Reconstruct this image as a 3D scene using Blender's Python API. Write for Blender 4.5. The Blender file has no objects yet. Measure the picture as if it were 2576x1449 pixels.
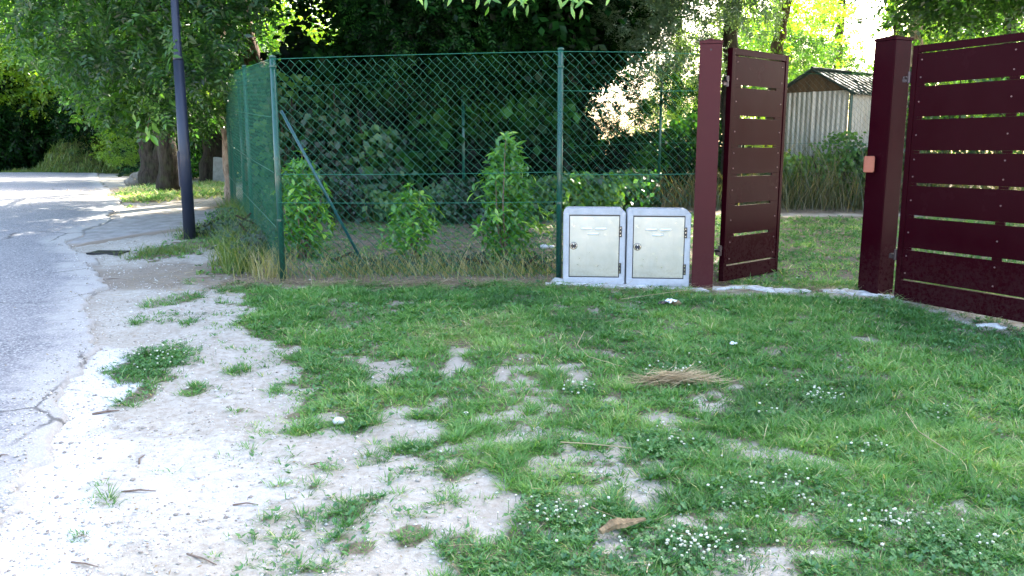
import bpy, math, random
import numpy as np
from mathutils import Vector, Matrix
R = math.radians
random.seed(7)
rng = np.random.default_rng(11)
sc = bpy.context.scene
COL = sc.collection

# ------------------------------------------------------------------ camera
EYE, PITCH, FPX, CX, CY = 1.21, R(9.6), 2061.0, 1288.0, 724.5
cd = bpy.data.cameras.new('camera'); cam = bpy.data.objects.new('camera', cd); COL.objects.link(cam)
cam.location = (0, 0, EYE); cam.rotation_euler = (R(90) - PITCH, 0, 0)
cd.sensor_width = 36; cd.lens = 36 * FPX / 2576; cd.clip_start = .05; cd.clip_end = 2000
sc.camera = cam
# ------------------------------------------------------------------ sky and sun
SUN_EL, SUN_AZ = R(36), R(33)          # azimuth measured from +Y towards +X
w = bpy.data.worlds.new('World'); sc.world = w; w.use_nodes = True
nt = w.node_tree; bg = nt.nodes['Background']
sky = nt.nodes.new('ShaderNodeTexSky'); sky.sky_type = 'NISHITA'; sky.sun_disc = False
sky.sun_elevation = SUN_EL; sky.sun_rotation = SUN_AZ; sky.dust_density = 5; sky.air_density = 1.0; sky.ozone_density = .6
nt.links.new(sky.outputs[0], bg.inputs[0]); bg.inputs[1].default_value = .13
sl = bpy.data.lights.new('sun', 'SUN'); sun = bpy.data.objects.new('sun', sl); COL.objects.link(sun)
sl.energy = 4.6; sl.angle = R(.53); sl.color = (1, .93, .80)
sdir = Vector((math.sin(SUN_AZ) * math.cos(SUN_EL), math.cos(SUN_AZ) * math.cos(SUN_EL), math.sin(SUN_EL)))
sun.rotation_euler = sdir.to_track_quat('Z', 'Y').to_euler()
sc.view_settings.view_transform = 'Standard'; sc.view_settings.look = 'None'
sc.view_settings.exposure = 3.3; sc.view_settings.gamma = 1; sc.view_settings.use_curve_mapping = False
sc.cycles.max_bounces = 8; sc.cycles.diffuse_bounces = 4; sc.cycles.transmission_bounces = 5
sc.cycles.glossy_bounces = 3; sc.cycles.transparent_max_bounces = 4

# ------------------------------------------------------------------ lay of the land
def gh(x, y):
    x = np.asarray(x, float); y = np.asarray(y, float)
    t = np.clip((y - 11) / 5, 0, 1)
    z = np.where(y < 11, .05 * (y - 7), .2 + .25 * (t - t * t / 2))
    z = z - np.where(y > 31, .035 * (y - 31), 0)
    return np.maximum(z, -3.0)
def gz(x, y): return float(gh(x, y))
def ray(px, py):
    a = (px - CX) / FPX; b = (CY - py) / FPX
    return a, math.cos(PITCH) + b * math.sin(PITCH), b * math.cos(PITCH) - math.sin(PITCH)
def at3(px, py, Y):
    dx, dy, dz = ray(px, py); t = Y / dy
    return Vector((dx * t, Y, EYE + dz * t))
def gat(px, py):
    dx, dy, dz = ray(px, py); t = .5; s = .25
    while s > .0005:
        while EYE + dz * t > gz(dx * t, dy * t) and t < 90: t += s
        t -= s; s /= 2
    return dx * t, dy * t
def gpoly(pts): return np.array([gat(*p) for p in pts])

# ------------------------------------------------------------------ noise
def _h(ix, iy, seed):
    n = (ix.astype(np.int64) * 374761393 + iy.astype(np.int64) * 668265263 + seed * 1274126177) & 0xffffffff
    n = ((n ^ (n >> 13)) * 1274126177) & 0xffffffff
    return ((n ^ (n >> 16)) & 0xffff) / 65535.0
def vn(x, y, s, seed=0):
    x = np.asarray(x, float) / s; y = np.asarray(y, float) / s
    ix = np.floor(x); iy = np.floor(y); fx = x - ix; fy = y - iy
    fx = fx * fx * (3 - 2 * fx); fy = fy * fy * (3 - 2 * fy)
    a = _h(ix, iy, seed); b = _h(ix + 1, iy, seed); c = _h(ix, iy + 1, seed); d = _h(ix + 1, iy + 1, seed)
    return (a * (1 - fx) + b * fx) * (1 - fy) + (c * (1 - fx) + d * fx) * fy
def fbm(x, y, s, seed=0, o=4):
    v = 0; a = .5; t = 0
    for k in range(o):
        v = v + a * vn(x, y, s, seed + k * 17); t += a; a *= .55; s /= 2.1
    return v / t
def sdist(poly, x, y):      # signed distance, positive inside
    x = np.asarray(x, float); y = np.asarray(y, float)
    d = np.full(x.shape, 1e9); ins = np.zeros(x.shape, bool)
    n = len(poly)
    for i in range(n):
        ax, ay = poly[i]; bx, by = poly[(i + 1) % n]
        ex, ey = bx - ax, by - ay; L = ex * ex + ey * ey + 1e-12
        t = np.clip(((x - ax) * ex + (y - ay) * ey) / L, 0, 1)
        d = np.minimum(d, np.hypot(x - ax - t * ex, y - ay - t * ey))
        c = ((ay > y) != (by > y))
        with np.errstate(divide='ignore', invalid='ignore'):
            xi = ax + (y - ay) * ex / (ey if abs(ey) > 1e-12 else 1e-12)
        ins ^= c & (x < xi)
    return np.where(ins, d, -d)
def ss(a, b, v):
    t = np.clip((v - a) / (b - a), 0, 1); return t * t * (3 - 2 * t)

# ------------------------------------------------------------------ object helpers
def tag(o, label=None, cat=None, group=None, kind=None):
    if label: o['label'] = label
    if cat: o['category'] = cat
    if group: o['group'] = group
    if kind: o['kind'] = kind
    return o
def empty(name, loc, rz=0, **k):
    o = bpy.data.objects.new(name, None); COL.objects.link(o)
    o.location = loc; o.rotation_euler = (0, 0, rz); o.empty_display_size = .1
    return tag(o, **k)
def link(name, me, mat=None, parent=None, loc=None, **k):
    o = bpy.data.objects.new(name, me); COL.objects.link(o)
    if mat is not None and len(me.materials) == 0: me.materials.append(mat)
    if parent is not None: o.parent = parent
    if loc is not None: o.location = loc
    return tag(o, **k)
def npmesh(name, V, F, smooth=False, attrs=None):
    """V (n,3); F list of (m,k) int arrays"""
    me = bpy.data.meshes.new(name); V = np.asarray(V, np.float32)
    F = [f for f in (F if isinstance(F, list) else [F]) if len(f)]
    me.vertices.add(len(V)); me.vertices.foreach_set('co', V.ravel())
    nl = sum(f.size for f in F); npol = sum(len(f) for f in F)
    me.loops.add(nl); me.polygons.add(npol)
    me.loops.foreach_set('vertex_index', np.concatenate([f.ravel() for f in F]).astype(np.int32))
    tot = np.concatenate([np.full(len(f), f.shape[1]) for f in F]); st = np.concatenate([[0], np.cumsum(tot)[:-1]])
    me.polygons.foreach_set('loop_start', st.astype(np.int32))
    me.polygons.foreach_set('loop_total', tot.astype(np.int32))
    if smooth: me.polygons.foreach_set('use_smooth', np.ones(npol, bool))
    for k, a in (attrs or {}).items():
        a = np.asarray(a, np.float32)
        if a.ndim == 1:
            at = me.attributes.new(k, 'FLOAT', 'POINT'); at.data.foreach_set('value', a)
        else:
            at = me.attributes.new(k, 'FLOAT_COLOR', 'POINT')
            at.data.foreach_set('color', np.concatenate([a, np.ones((len(a), 4 - a.shape[1]), np.float32)], 1).ravel())
    me.update(calc_edges=True)
    return me

class MB:
    """collects simple solids into one mesh"""
    def __init__(s): s.v = []; s.f = []
    def add(s, V, F):
        b = len(s.v); s.v += [tuple(p) for p in V]; s.f += [[i + b for i in f] for f in F]; return s
    def box(s, c, d, M=None):
        x, y, z = [q / 2 for q in d]
        V = [Vector((i * x, j * y, k * z)) for i in (-1, 1) for j in (-1, 1) for k in (-1, 1)]
        if M is not None: V = [M @ p for p in V]
        V = [p + Vector(c) for p in V]
        return s.add(V, [(0, 1, 3, 2), (4, 6, 7, 5), (0, 4, 5, 1), (2, 3, 7, 6), (0, 2, 6, 4), (1, 5, 7, 3)])
    def tube(s, pts, rad, n=8, cap=True, sq=None):
        pts = [Vector(p) for p in pts]; rad = rad if hasattr(rad, '__len__') else [rad] * len(pts)
        V = []; up = None
        for i, p in enumerate(pts):
            d = (pts[min(i + 1, len(pts) - 1)] - pts[max(i - 1, 0)]).normalized()
            if up is None: up = d.orthogonal().normalized()
            a = (up - d * up.dot(d)).normalized(); b = d.cross(a); up = a
            for k in range(n):
                t = 2 * math.pi * k / n
                rr = rad[i] * (sq(i, k) if sq else 1)
                V.append(p + (a * math.cos(t) + b * math.sin(t)) * rr)
        F = [(i * n + k, i * n + (k + 1) % n, (i + 1) * n + (k + 1) % n, (i + 1) * n + k) for i in range(len(pts) - 1) for k in range(n)]
        if cap: F += [tuple(range(n))[::-1], tuple((len(pts) - 1) * n + k for k in range(n))]
        return s.add(V, F)
    def prism(s, prof, y0, y1):       # profile in xz, extruded on y
        n = len(prof); V = [(x, y0, z) for x, z in prof] + [(x, y1, z) for x, z in prof]
        return s.add(V, [tuple(range(n)), tuple(range(2 * n - 1, n - 1, -1))] + [(i, i + n, (i + 1) % n + n, (i + 1) % n) for i in range(n)])
    def mesh(s, name, smooth=False, bevel=0, seg=2):
        me = bpy.data.meshes.new(name); me.from_pydata(s.v, [], s.f); me.update()
        import bmesh
        bm = bmesh.new(); bm.from_mesh(me)
        bmesh.ops.recalc_face_normals(bm, faces=bm.faces)
        if bevel:
            bmesh.ops.bevel(bm, geom=[e for e in bm.edges if len(e.link_faces) == 2 and e.calc_face_angle(0) > .6], offset=bevel, segments=seg, affect='EDGES', profile=.6)
        bm.to_mesh(me); bm.free()
        if smooth:
            for p in me.polygons: p.use_smooth = True
        return me
    def build(s, name, mat, parent=None, smooth=False, bevel=0, **k):
        return link(name, s.mesh(name, smooth, bevel), mat, parent, **k)

# ------------------------------------------------------------------ materials
class NT:
    def __init__(s, name):
        s.m = bpy.data.materials.new(name); s.m.use_nodes = True; s.t = s.m.node_tree; s.t.nodes.clear()
        s.out = s.n('OutputMaterial')
    def n(s, t, **k):
        nd = s.t.nodes.new('ShaderNode' + t)
        for a, b in k.items(): setattr(nd, a, b)
        return nd
    def l(s, a, b): s.t.links.new(a, b)
    def put(s, nd, i, v):
        if hasattr(v, 'links') or isinstance(v, bpy.types.NodeSocket): s.l(v, nd.inputs[i])
        elif isinstance(v, (tuple, list)) and len(v) == 3 and nd.inputs[i].type == 'RGBA': nd.inputs[i].default_value = (*v, 1)
        else: nd.inputs[i].default_value = v
    def noise(s, scale, detail=5, rough=.6, dist=0, vec=None, out='Fac'):
        nd = s.n('TexNoise'); nd.inputs['Scale'].default_value = scale; nd.inputs['Detail'].default_value = detail
        nd.inputs['Roughness'].default_value = rough; nd.inputs['Distortion'].default_value = dist
        s.l(vec if vec is not None else s.co(), nd.inputs['Vector']); return nd.outputs[out]
    def co(s, sc=None, which='Object'):
        c = s.n('TexCoord').outputs[which]
        if sc is None: return c
        m = s.n('Mapping'); m.inputs['Scale'].default_value = sc; s.l(c, m.inputs['Vector']); return m.outputs[0]
    def ramp(s, v, stops):
        r = s.n('ValToRGB'); s.l(v, r.inputs[0]); e = r.color_ramp.elements
        while len(e) < len(stops): e.new(.5)
        for i, (p, c) in enumerate(stops):
            e[i].position = p; e[i].color = (*c, 1) if len(c) == 3 else c
        return r.outputs[0]
    def rng(s, v, a, b, c=0, d=1):
        m = s.n('MapRange'); s.l(v, m.inputs[0])
        for i, q in enumerate((a, b, c, d)): m.inputs[i + 1].default_value = q
        return m.outputs[0]
    def mix(s, f, a, b, mode='MIX'):
        m = s.n('Mix'); m.data_type = 'RGBA'; m.blend_type = mode
        for i, v in ((0, f), (6, a), (7, b)): s.put(m, i, v)
        return m.outputs[2]
    def math(s, op, a, b=0):
        m = s.n('Math', operation=op); s.put(m, 0, a); s.put(m, 1, b); return m.outputs[0]
    def attr(s, name, out='Fac'):
        a = s.n('Attribute'); a.attribute_name = name; return a.outputs[out]
    def sep(s, c):
        q = s.n('SeparateColor'); s.l(c, q.inputs[0]); return q.outputs
    def bump(s, h, strength=.5, dist=.01):
        b = s.n('Bump'); b.inputs['Strength'].default_value = strength; b.inputs['Distance'].default_value = dist
        s.l(h, b.inputs['Height']); return b.outputs[0]
    def pbr(s, color, rough=.6, metal=0, normal=None, spec=.5, coat=0):
        p = s.n('BsdfPrincipled'); s.put(p, 'Base Color', color); s.put(p, 'Roughness', rough); s.put(p, 'Metallic', metal)
        p.inputs['Specular IOR Level'].default_value = spec; p.inputs['Coat Weight'].default_value = coat
        if normal is not None: s.l(normal, p.inputs['Normal'])
        s.l(p.outputs[0], s.out.inputs[0]); return s.m

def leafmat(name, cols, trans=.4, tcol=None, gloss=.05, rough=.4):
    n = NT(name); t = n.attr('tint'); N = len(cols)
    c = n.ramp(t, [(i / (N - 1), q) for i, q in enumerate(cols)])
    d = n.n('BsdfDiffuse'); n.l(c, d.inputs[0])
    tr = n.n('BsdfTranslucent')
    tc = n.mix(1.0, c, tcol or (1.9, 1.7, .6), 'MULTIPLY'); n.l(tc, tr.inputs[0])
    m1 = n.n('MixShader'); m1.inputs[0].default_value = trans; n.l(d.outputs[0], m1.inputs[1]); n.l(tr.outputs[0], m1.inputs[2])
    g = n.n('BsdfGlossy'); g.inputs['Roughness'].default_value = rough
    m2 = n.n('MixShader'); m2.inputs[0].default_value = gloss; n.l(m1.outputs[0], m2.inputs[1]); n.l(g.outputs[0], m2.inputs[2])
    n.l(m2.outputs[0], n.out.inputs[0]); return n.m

M = {}
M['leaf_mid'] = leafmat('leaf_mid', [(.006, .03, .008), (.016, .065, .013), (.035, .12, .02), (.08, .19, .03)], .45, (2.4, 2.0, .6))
M['leaf_shaded'] = leafmat('leaf_shaded', [(.001, .005, .0015), (.003, .016, .004), (.009, .045, .008), (.03, .11, .018)], .3, gloss=.012)  # leaf colour taken near black: deep shade painted into crowns and hedges
M['leaf_sunlit'] = leafmat('leaf_sunlit', [(.06, .15, .015), (.10, .22, .02), (.15, .28, .025), (.22, .34, .03)], .55)  # leaf colour brightened: backlight of the sun painted into the crowns
M['leaf_grey'] = leafmat('leaf_grey', [(.03, .07, .035), (.05, .11, .05), (.08, .15, .07), (.13, .2, .1)], .35, gloss=.1)
M['leaf_laurel'] = leafmat('leaf_laurel', [(.05, .18, .02), (.10, .29, .03), (.17, .38, .04), (.3, .5, .08)], .35, gloss=.07, rough=.35)
M['grass'] = leafmat('grass', [(.04, .125, .032), (.08, .225, .048), (.135, .31, .07), (.27, .42, .12), (.56, .50, .28)], .34, (1.5, 1.5, .7), gloss=.04)
M['clover_leaf'] = leafmat('clover_leaf', [(.04, .13, .045), (.07, .2, .06), (.12, .28, .09)], .3, (1.4, 1.4, .7), gloss=.04)
M['dry'] = leafmat('dry_grass', [(.16, .12, .07), (.30, .23, .13), (.45, .36, .22), (.6, .5, .32)], .2, (1.1, 1, .8), .02)
M['weed'] = leafmat('weed', [(.06, .13, .025), (.12, .2, .04), (.25, .26, .09), (.42, .36, .2)], .35)
M['dry_weed'] = leafmat('dry_weed', [(.03, .05, .015), (.07, .09, .03), (.14, .13, .06), (.24, .2, .12)], .3)
M['petal'] = leafmat('petal', [(.42, .45, .3), (.62, .63, .5), (.75, .76, .65), (.8, .8, .72)], .3, (1, 1, .9), .02)

def paint(name, col, rough=.35, var=.15, coat=.3, bump=.15, dirt=(.2, .17, .12), spec=.5):
    n = NT(name); a = n.noise(3, 4); b = n.noise(90, 3)
    c = n.mix(n.rng(a, .3, .75, 0, var), col, tuple(q * 1.8 + .01 for q in col))
    d = n.noise(14, 6, .75); c = n.mix(n.rng(d, .62, .8, 0, .12), c, dirt)
    zz_ = n.n('SeparateXYZ'); n.l(n.co(), zz_.inputs[0]); sp = n.noise(35, 6, .8)
    low = n.math('MULTIPLY', n.rng(zz_.outputs[2], .5, .02), n.rng(sp, .42, .62)); c = n.mix(n.math('MULTIPLY', low, .09), c, (.16, .13, .10))
    sc_ = n.noise(8, 8, .85, vec=n.co((1, 1, .06))); c = n.mix(n.rng(sc_, .66, .76, 0, .15), c, tuple(q * 3 + .015 for q in col))
    r = n.math('ADD', n.rng(a, .2, .8, -.06, .1), rough); r = n.math('ADD', r, n.math('MULTIPLY', low, .3))
    return n.pbr(c, r, normal=n.bump(b, bump, .002), coat=coat, spec=spec)
M['maroon'] = paint('maroon_paint', (.019, .0007, .0035), .22, coat=0, dirt=(.03, .01, .012), spec=.035)
M['maroon_skylit'] = paint('maroon_skylit_paint', (.055, .007, .010), .42, coat=0, dirt=(.08, .03, .03), spec=.18)  # maroon of the left post, lightened by a painted-in sky reflection
M['green_paint'] = paint('green_paint', (.003, .06, .042), .3, coat=.3)
M['wire'] = paint('green_wire', (.012, .135, .08), .45, coat=0, bump=0)
M['wire_old'] = paint('old_wire', (.03, .055, .04), .5, coat=0, bump=0)
M['navy'] = paint('navy_paint', (.010, .016, .036), .45, coat=.1)
M['black'] = paint('black_metal', (.012, .012, .014), .4)
M['lockbox'] = paint('red_brown_box', (.28, .06, .03), .5)
n = NT('grey_fibreglass'); c = n.ramp(n.noise(7, 6, .7), [(.3, (.36, .37, .40)), (.6, (.47, .48, .52)), (.8, (.40, .41, .43))])
c = n.mix(n.rng(n.noise(60, 4), .5, .8, 0, .35), c, (.3, .3, .31)); M['grp'] = n.pbr(c, .6, normal=n.bump(n.noise(200, 4), .25, .002))
n = NT('brushed_metal'); c = n.ramp(n.noise(3, 5, .6), [(.3, (.40, .43, .43)), (.7, (.54, .56, .56))])
st = n.noise(40, 4, .7, vec=n.co((1, 1, .12))); c = n.mix(n.rng(st, .55, .75, 0, .3), c, (.34, .34, .32))
z_ = n.n('SeparateXYZ'); n.l(n.co(), z_.inputs[0]); lo_ = n.math('MULTIPLY', n.rng(z_.outputs[2], .3, .05), n.rng(n.noise(30, 7, .8), .45, .65)); c = n.mix(n.math('MULTIPLY', lo_, .4), c, (.3, .26, .2))
M['alu'] = n.pbr(c, n.rng(n.noise(25, 5), .3, .7, .26, .42), .8, normal=n.bump(n.noise(140, 3), .08, .001))
n = NT('dull_steel'); M['steel'] = n.pbr((.09, .07, .075), .4, .8)
n = NT('bolt_metal'); M['bolt'] = n.pbr((.22, .13, .13), .4, .5)
n = NT('chrome'); M['chrome'] = n.pbr((.5, .5, .5), .25, 1.0)
n = NT('white_vent'); M['vent'] = n.pbr((.8, .82, .82), .35, .3)
n = NT('corrugated_metal'); c = n.ramp(n.noise(5, 6, .7, vec=n.co((1, 1, .25))), [(.3, (.33, .30, .24)), (.55, (.45, .43, .38)), (.75, (.25, .2, .13))])
M['tin'] = n.pbr(c, .45, .3, n.bump(n.noise(60, 4), .2, .003))
n = NT('green_roof_metal'); c = n.ramp(n.noise(6, 6, .7), [(.3, (.008, .022, .016)), (.6, (.02, .04, .032)), (.8, (.06, .065, .055))])
M['roof'] = n.pbr(c, .75, 0, n.bump(n.noise(60, 4), .2, .003))
n = NT('old_wood'); c = n.ramp(n.noise(9, 6, .7, vec=n.co((1, 1, .15))), [(.3, (.035, .02, .01)), (.7, (.13, .075, .03))])
M['wood'] = n.pbr(c, .8, normal=n.bump(n.noise(40, 5, vec=n.co((1, 1, .1))), .5, .01))
def bark(name, a, b, moss=.0, scale=6):
    n = NT(name); v = n.co((1, 1, .22)); k = n.noise(scale * 3, 7, .7, .6, vec=v); k2 = n.noise(scale, 5, .6)
    c = n.ramp(k, [(.35, a), (.6, b), (.8, tuple(min(1, q * 1.3) for q in b))])
    c = n.mix(n.rng(k2, .45, .75, 0, .3 + moss), c, (.06, .08, .03))
    return n.pbr(c, .9, normal=n.bump(k, 1.0, .04), spec=.2)
M['bark'] = bark('bark', (.012, .009, .007), (.055, .042, .032), .2)
M['bark_red'] = bark('bark_red', (.03, .018, .013), (.12, .075, .055))
M['bark_pale'] = bark('bark_pale', (.12, .08, .06), (.45, .36, .29))
n = NT('concrete'); c = n.ramp(n.noise(8, 7, .7), [(.3, (.22, .22, .2)), (.7, (.42, .41, .38))]); M['concrete'] = n.pbr(c, .9, normal=n.bump(n.noise(60, 6), .6, .01))
n = NT('rock'); c = n.ramp(n.noise(7, 7, .7), [(.3, (.12, .10, .08)), (.7, (.33, .29, .24))]); M['rock'] = n.pbr(c, .95, normal=n.bump(n.noise(25, 7), .8, .03))
n = NT('pebble'); t = n.attr('tint'); c = n.ramp(t, [(0, (.22, .19, .16)), (.4, (.45, .42, .37)), (.75, (.6, .58, .54)), (1, (.72, .71, .69))]); M['pebble'] = n.pbr(c, .85)
n = NT('mortar'); c = n.ramp(n.noise(12, 7, .7), [(.3, (.38, .37, .35)), (.6, (.68, .68, .67)), (.8, (.5, .46, .4))]); M['mortar'] = n.pbr(c, .9, normal=n.bump(n.noise(50, 6), .8, .01))
n = NT('twig'); c = n.ramp(n.noise(30, 5), [(.3, (.08, .05, .035)), (.7, (.22, .16, .12))]); M['twig'] = n.pbr(c, .9)
n = NT('pale_bark_piece'); c = n.ramp(n.noise(30, 5), [(.3, (.10, .065, .03)), (.7, (.30, .22, .12))]); M['barkpiece'] = n.pbr(c, .9, normal=n.bump(n.noise(70, 5), .8, .01))
n = NT('white_plastic'); M['plastic'] = n.pbr((.75, .78, .82), .35)
n = NT('moss_bank'); c = n.ramp(n.noise(5, 7, .7), [(.3, (.03, .035, .015)), (.55, (.09, .11, .03)), (.75, (.12, .15, .035))]); M['bank'] = n.pbr(c, 1, normal=n.bump(n.noise(20, 7), 1, .05), spec=.1)

# ground: attribute mask R = turf soil, G = pale gravel and painted sky glare, B = brown litter
n = NT('ground'); m = n.sep(n.attr('mask', 'Color'))
f1 = n.noise(2.2, 8, .65); f2 = n.noise(22, 8, .75); f3 = n.noise(140, 4, .7)
dirt = n.ramp(f2, [(.25, (.24, .205, .16)), (.42, (.38, .345, .29)), (.6, (.50, .47, .42)), (.8, (.43, .395, .345))])
dirt = n.mix(n.rng(f1, .4, .7, 0, .5), dirt, (.31, .27, .22))
dirt = n.mix(n.rng(f3, .62, .72, 0, .5), dirt, (.24, .2, .165))
grav_glare = n.ramp(f3, [(.3, (.42, .41, .41)), (.5, (.62, .62, .63)), (.7, (.74, .74, .75))])
soil = n.ramp(f2, [(.3, (.085, .065, .042)), (.55, (.17, .13, .085)), (.75, (.26, .21, .15))])
lit = n.ramp(f2, [(.3, (.09, .068, .05)), (.5, (.19, .15, .11)), (.75, (.34, .28, .21))])
def thr(ch, amp=.5):
    a = n.math('ADD', ch, n.math('MULTIPLY', n.math('SUBTRACT', f2, .5), amp)); return n.rng(a, .35, .65)
c = n.mix(thr(m[1]), dirt, grav_glare); c = n.mix(n.math('MULTIPLY', thr(m[0]), .85), c, soil); c = n.mix(thr(m[2], .9), c, lit)
hh = n.math('ADD', n.math('MULTIPLY', f2, 1.0), n.math('MULTIPLY', f3, .5))
M['ground'] = n.pbr(c, .95, normal=n.bump(hh, .75, .02), spec=.15)
# asphalt
n = NT('asphalt'); f1 = n.noise(1.1, 7, .65); f2 = n.noise(9, 8, .7); vo = n.n('TexVoronoi'); vo.inputs['Scale'].default_value = 95; n.l(n.co(), vo.inputs['Vector'])
ag = n.ramp(n.sep(vo.outputs['Color'])[0], [(0, (.10, .10, .11)), (.5, (.19, .19, .20)), (.85, (.30, .29, .29)), (1, (.46, .45, .43))])
c = n.mix(n.rng(f1, .35, .7, 0, .5), ag, (.27, .265, .27)); c = n.mix(n.rng(f2, .55, .75, 0, .5), c, (.36, .345, .32))
e = n.attr('edge'); c = n.mix(n.math('MULTIPLY', n.rng(n.math('ADD', e, n.math('MULTIPLY', n.math('SUBTRACT', f2, .5), 1.2)), .3, .9), .8), c, (.42, .40, .37))
vc = n.n('TexVoronoi'); vc.feature = 'DISTANCE_TO_EDGE'; vc.inputs['Scale'].default_value = .75; n.l(n.mix(.12, n.co(), n.noise(3.5, 6, .7, out='Color')), vc.inputs['Vector'])
cr = n.math('MULTIPLY', n.rng(vc.outputs['Distance'], .012, .003), n.rng(n.noise(.8, 3), .48, .56)); c = n.mix(n.math('MULTIPLY', cr, .75), c, (.05, .047, .045))
M['asphalt'] = n.pbr(c, .85, normal=n.bump(n.math('ADD', vo.outputs['Distance'], f2), .6, .006), spec=.3)
n = NT('old_concrete_paving'); f2 = n.noise(5, 8, .7); f3 = n.noise(90, 4)
c = n.ramp(f2, [(.3, (.20, .185, .17)), (.55, (.33, .32, .305)), (.75, (.43, .42, .40))]); c = n.mix(n.rng(f3, .5, .7, 0, .4), c, (.24, .22, .2))
e = n.attr('edge'); c = n.mix(n.rng(n.math('ADD', e, n.math('SUBTRACT', f2, .5)), .4, .9), c, (.30, .25, .2))
M['paving'] = n.pbr(c, .9, normal=n.bump(n.math('ADD', f2, f3), .5, .01), spec=.2)

# ------------------------------------------------------------------ ground masks
LAWN = gpoly([(600, 722), (900, 716), (1400, 716), (1760, 728), (2230, 752), (2600, 835), (2900, 880), (4300, 1000), (4600, 1700), (1000, 1700), (1085, 1400),
              (1250, 1330), (1290, 1275), (1200, 1225), (1060, 1210), (960, 1270), (930, 1310), (800, 1390), (830, 1310), (900, 1250), (1060, 1195), (1150, 1160), (880, 1170), (960, 1120), (770, 1115), (735, 1090), (760, 1035), (740, 1005), (840, 970), (700, 955), (640, 920), (700, 870), (600, 830)])
YARD = np.array([(-2.2, 7.75), (1.75, 7.45), (2.0, 7.1), (3.0, 6.95), (3.4, 6.9), (3.9, 5.9), (5.5, 6.0), (9, 9), (9, 12.0), (5, 11.9), (2, 12.6), (-3.6, 12.0)])
def ell(l): # pixel ellipse -> world centre and radii
    o = []
    for cx, cy, rx, ry, wgt in l:
        x0, y0 = gat(cx, cy); x1, _ = gat(cx + rx, cy); _, ya = gat(cx, cy + ry); _, yb = gat(cx, cy - ry)
        o.append((x0, (ya + yb) / 2, abs(x1 - x0), abs(yb - ya) / 2, wgt))
    return o
BARE = ell([(1130, 925, 42, 62, .9), (985, 925, 95, 24, .75), (1455, 945, 40, 26, .9), (1010, 1065, 50, 22, .5), (1330, 1095, 70, 25, .55), (1230, 1215, 60, 30, .5), (1380, 1185, 110, 28, .6),
            (1460, 1250, 90, 35, .6), (1190, 1265, 150, 28, .85), (1270, 1330, 60, 40, .5), (1350, 1155, 110, 20, .35), (1060, 1180, 60, 18, .5), (1490, 1150, 70, 20, .4), (1640, 1345, 40, 15, .6), (1530, 1100, 60, 18, .4),
            (2180, 853, 35, 12, .8), (1150, 870, 60, 20, .4), (2500, 1080, 60, 30, .4), (1900, 1190, 70, 16, .5), (1750, 1310, 110, 20, .3), (1140, 1430, 90, 30, .55), (1030, 1400, 60, 30, .5), (980, 870, 90, 14, .3), (1850, 1380, 120, 25, .35), (2380, 1290, 100, 30, .3)])
TUFT = ell([(390, 912, 95, 48, .95), (350, 990, 45, 26, .6), (485, 975, 36, 20, .55), (420, 800, 85, 14, .22), (480, 748, 30, 16, .6), (400, 765, 40, 18, .5), (465, 810, 20, 12, .5), (345, 815, 20, 8, .4), (600, 925, 30, 14, .5), (690, 985, 28, 12, .5), (600, 1025, 18, 6, .6),
            (250, 1265, 42, 20, .5), (255, 1225, 30, 10, .4), (195, 1357, 20, 9, .6), (670, 1300, 18, 13, .7), (790, 1218, 20, 12, .7), (700, 1220, 10, 8, .7), (765, 1255, 15, 8, .5), (400, 1180, 50, 8, .15), (560, 1310, 12, 6, .5), (720, 1340, 14, 10, .5),
            (820, 1000, 70, 30, .6), (1080, 905, 45, 30, .95), (640, 1350, 15, 12, .4), (430, 630, 90, 22, .8), (560, 570, 75, 45, .9), (520, 610, 60, 30, .6), (635, 640, 60, 65, .9), (780, 1420, 70, 12, .6), (900, 1375, 50, 20, .7), (1040, 1340, 45, 25, .8), (1150, 1370, 60, 40, .6), (830, 1175, 30, 10, .5)])
GREEN_FAR = gpoly([(270, 490), (345, 470), (440, 468), (590, 448), (590, 500), (430, 500), (330, 522)])
LEFTBANK = gpoly([(345, 470), (440, 466), (590, 440), (600, 425), (420, 428), (345, 440)])
def dens(x, y):
    n1 = fbm(x, y, .5, 3); n2 = fbm(x, y, .13, 9, 3)
    d = ss(-.12, .22, sdist(LAWN, x, y) + (n1 - .5) * .5 + (n2 - .5) * .45)
    for (cx, cy, rx, ry, wg) in BARE:
        q = np.hypot((x - cx) / rx, (y - cy) / ry) + (n2 - .5) * 2.2 + (n1 - .5) * 1.2; d = d - wg * ss(1.2, .7, q)
    pt = ss(5.2, 3.6, y) * ss(2.2, .3, x); d = np.clip(d, 0, 1) * (.5 + .5 * ss(.32, .5, n1 * .5 + n2 * .5)) * (1 - pt * .85 * ss(.52, .42, n1 * .4 + n2 * .6))
    d = np.maximum(d, .30 * ss(-.42, .0, sdist(LAWN, x, y)) * ss(.42, .6, n2) * ss(-.1, .4, x - road_edge(y)))
    for (cx, cy, rx, ry, wg) in TUFT:
        q = np.hypot((x - cx) / rx, (y - cy) / ry) + (n2 - .5) * 1.2; d = np.maximum(d, wg * ss(1.15, .6, q))
    yd = ss(-.1, .3, sdist(YARD, x, y)) * ss(.27, .52, n1 * .7 + n2 * .3 + ss(1.0, 3.5, x) * .25) * (.6 + .35 * ss(1.5, 3, x)); d = np.maximum(d, yd)
    d = np.maximum(d, 1.0 * ss(-.2, .5, sdist(GREEN_FAR, x, y) + (n1 - .5)))
    return d
FENCE_BASE = np.array([(-2.7, 7.25), (0.5, 7.2), (1.6, 7.0), (1.75, 7.25), (.4, 7.9), (-2.4, 8.0)])
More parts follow.
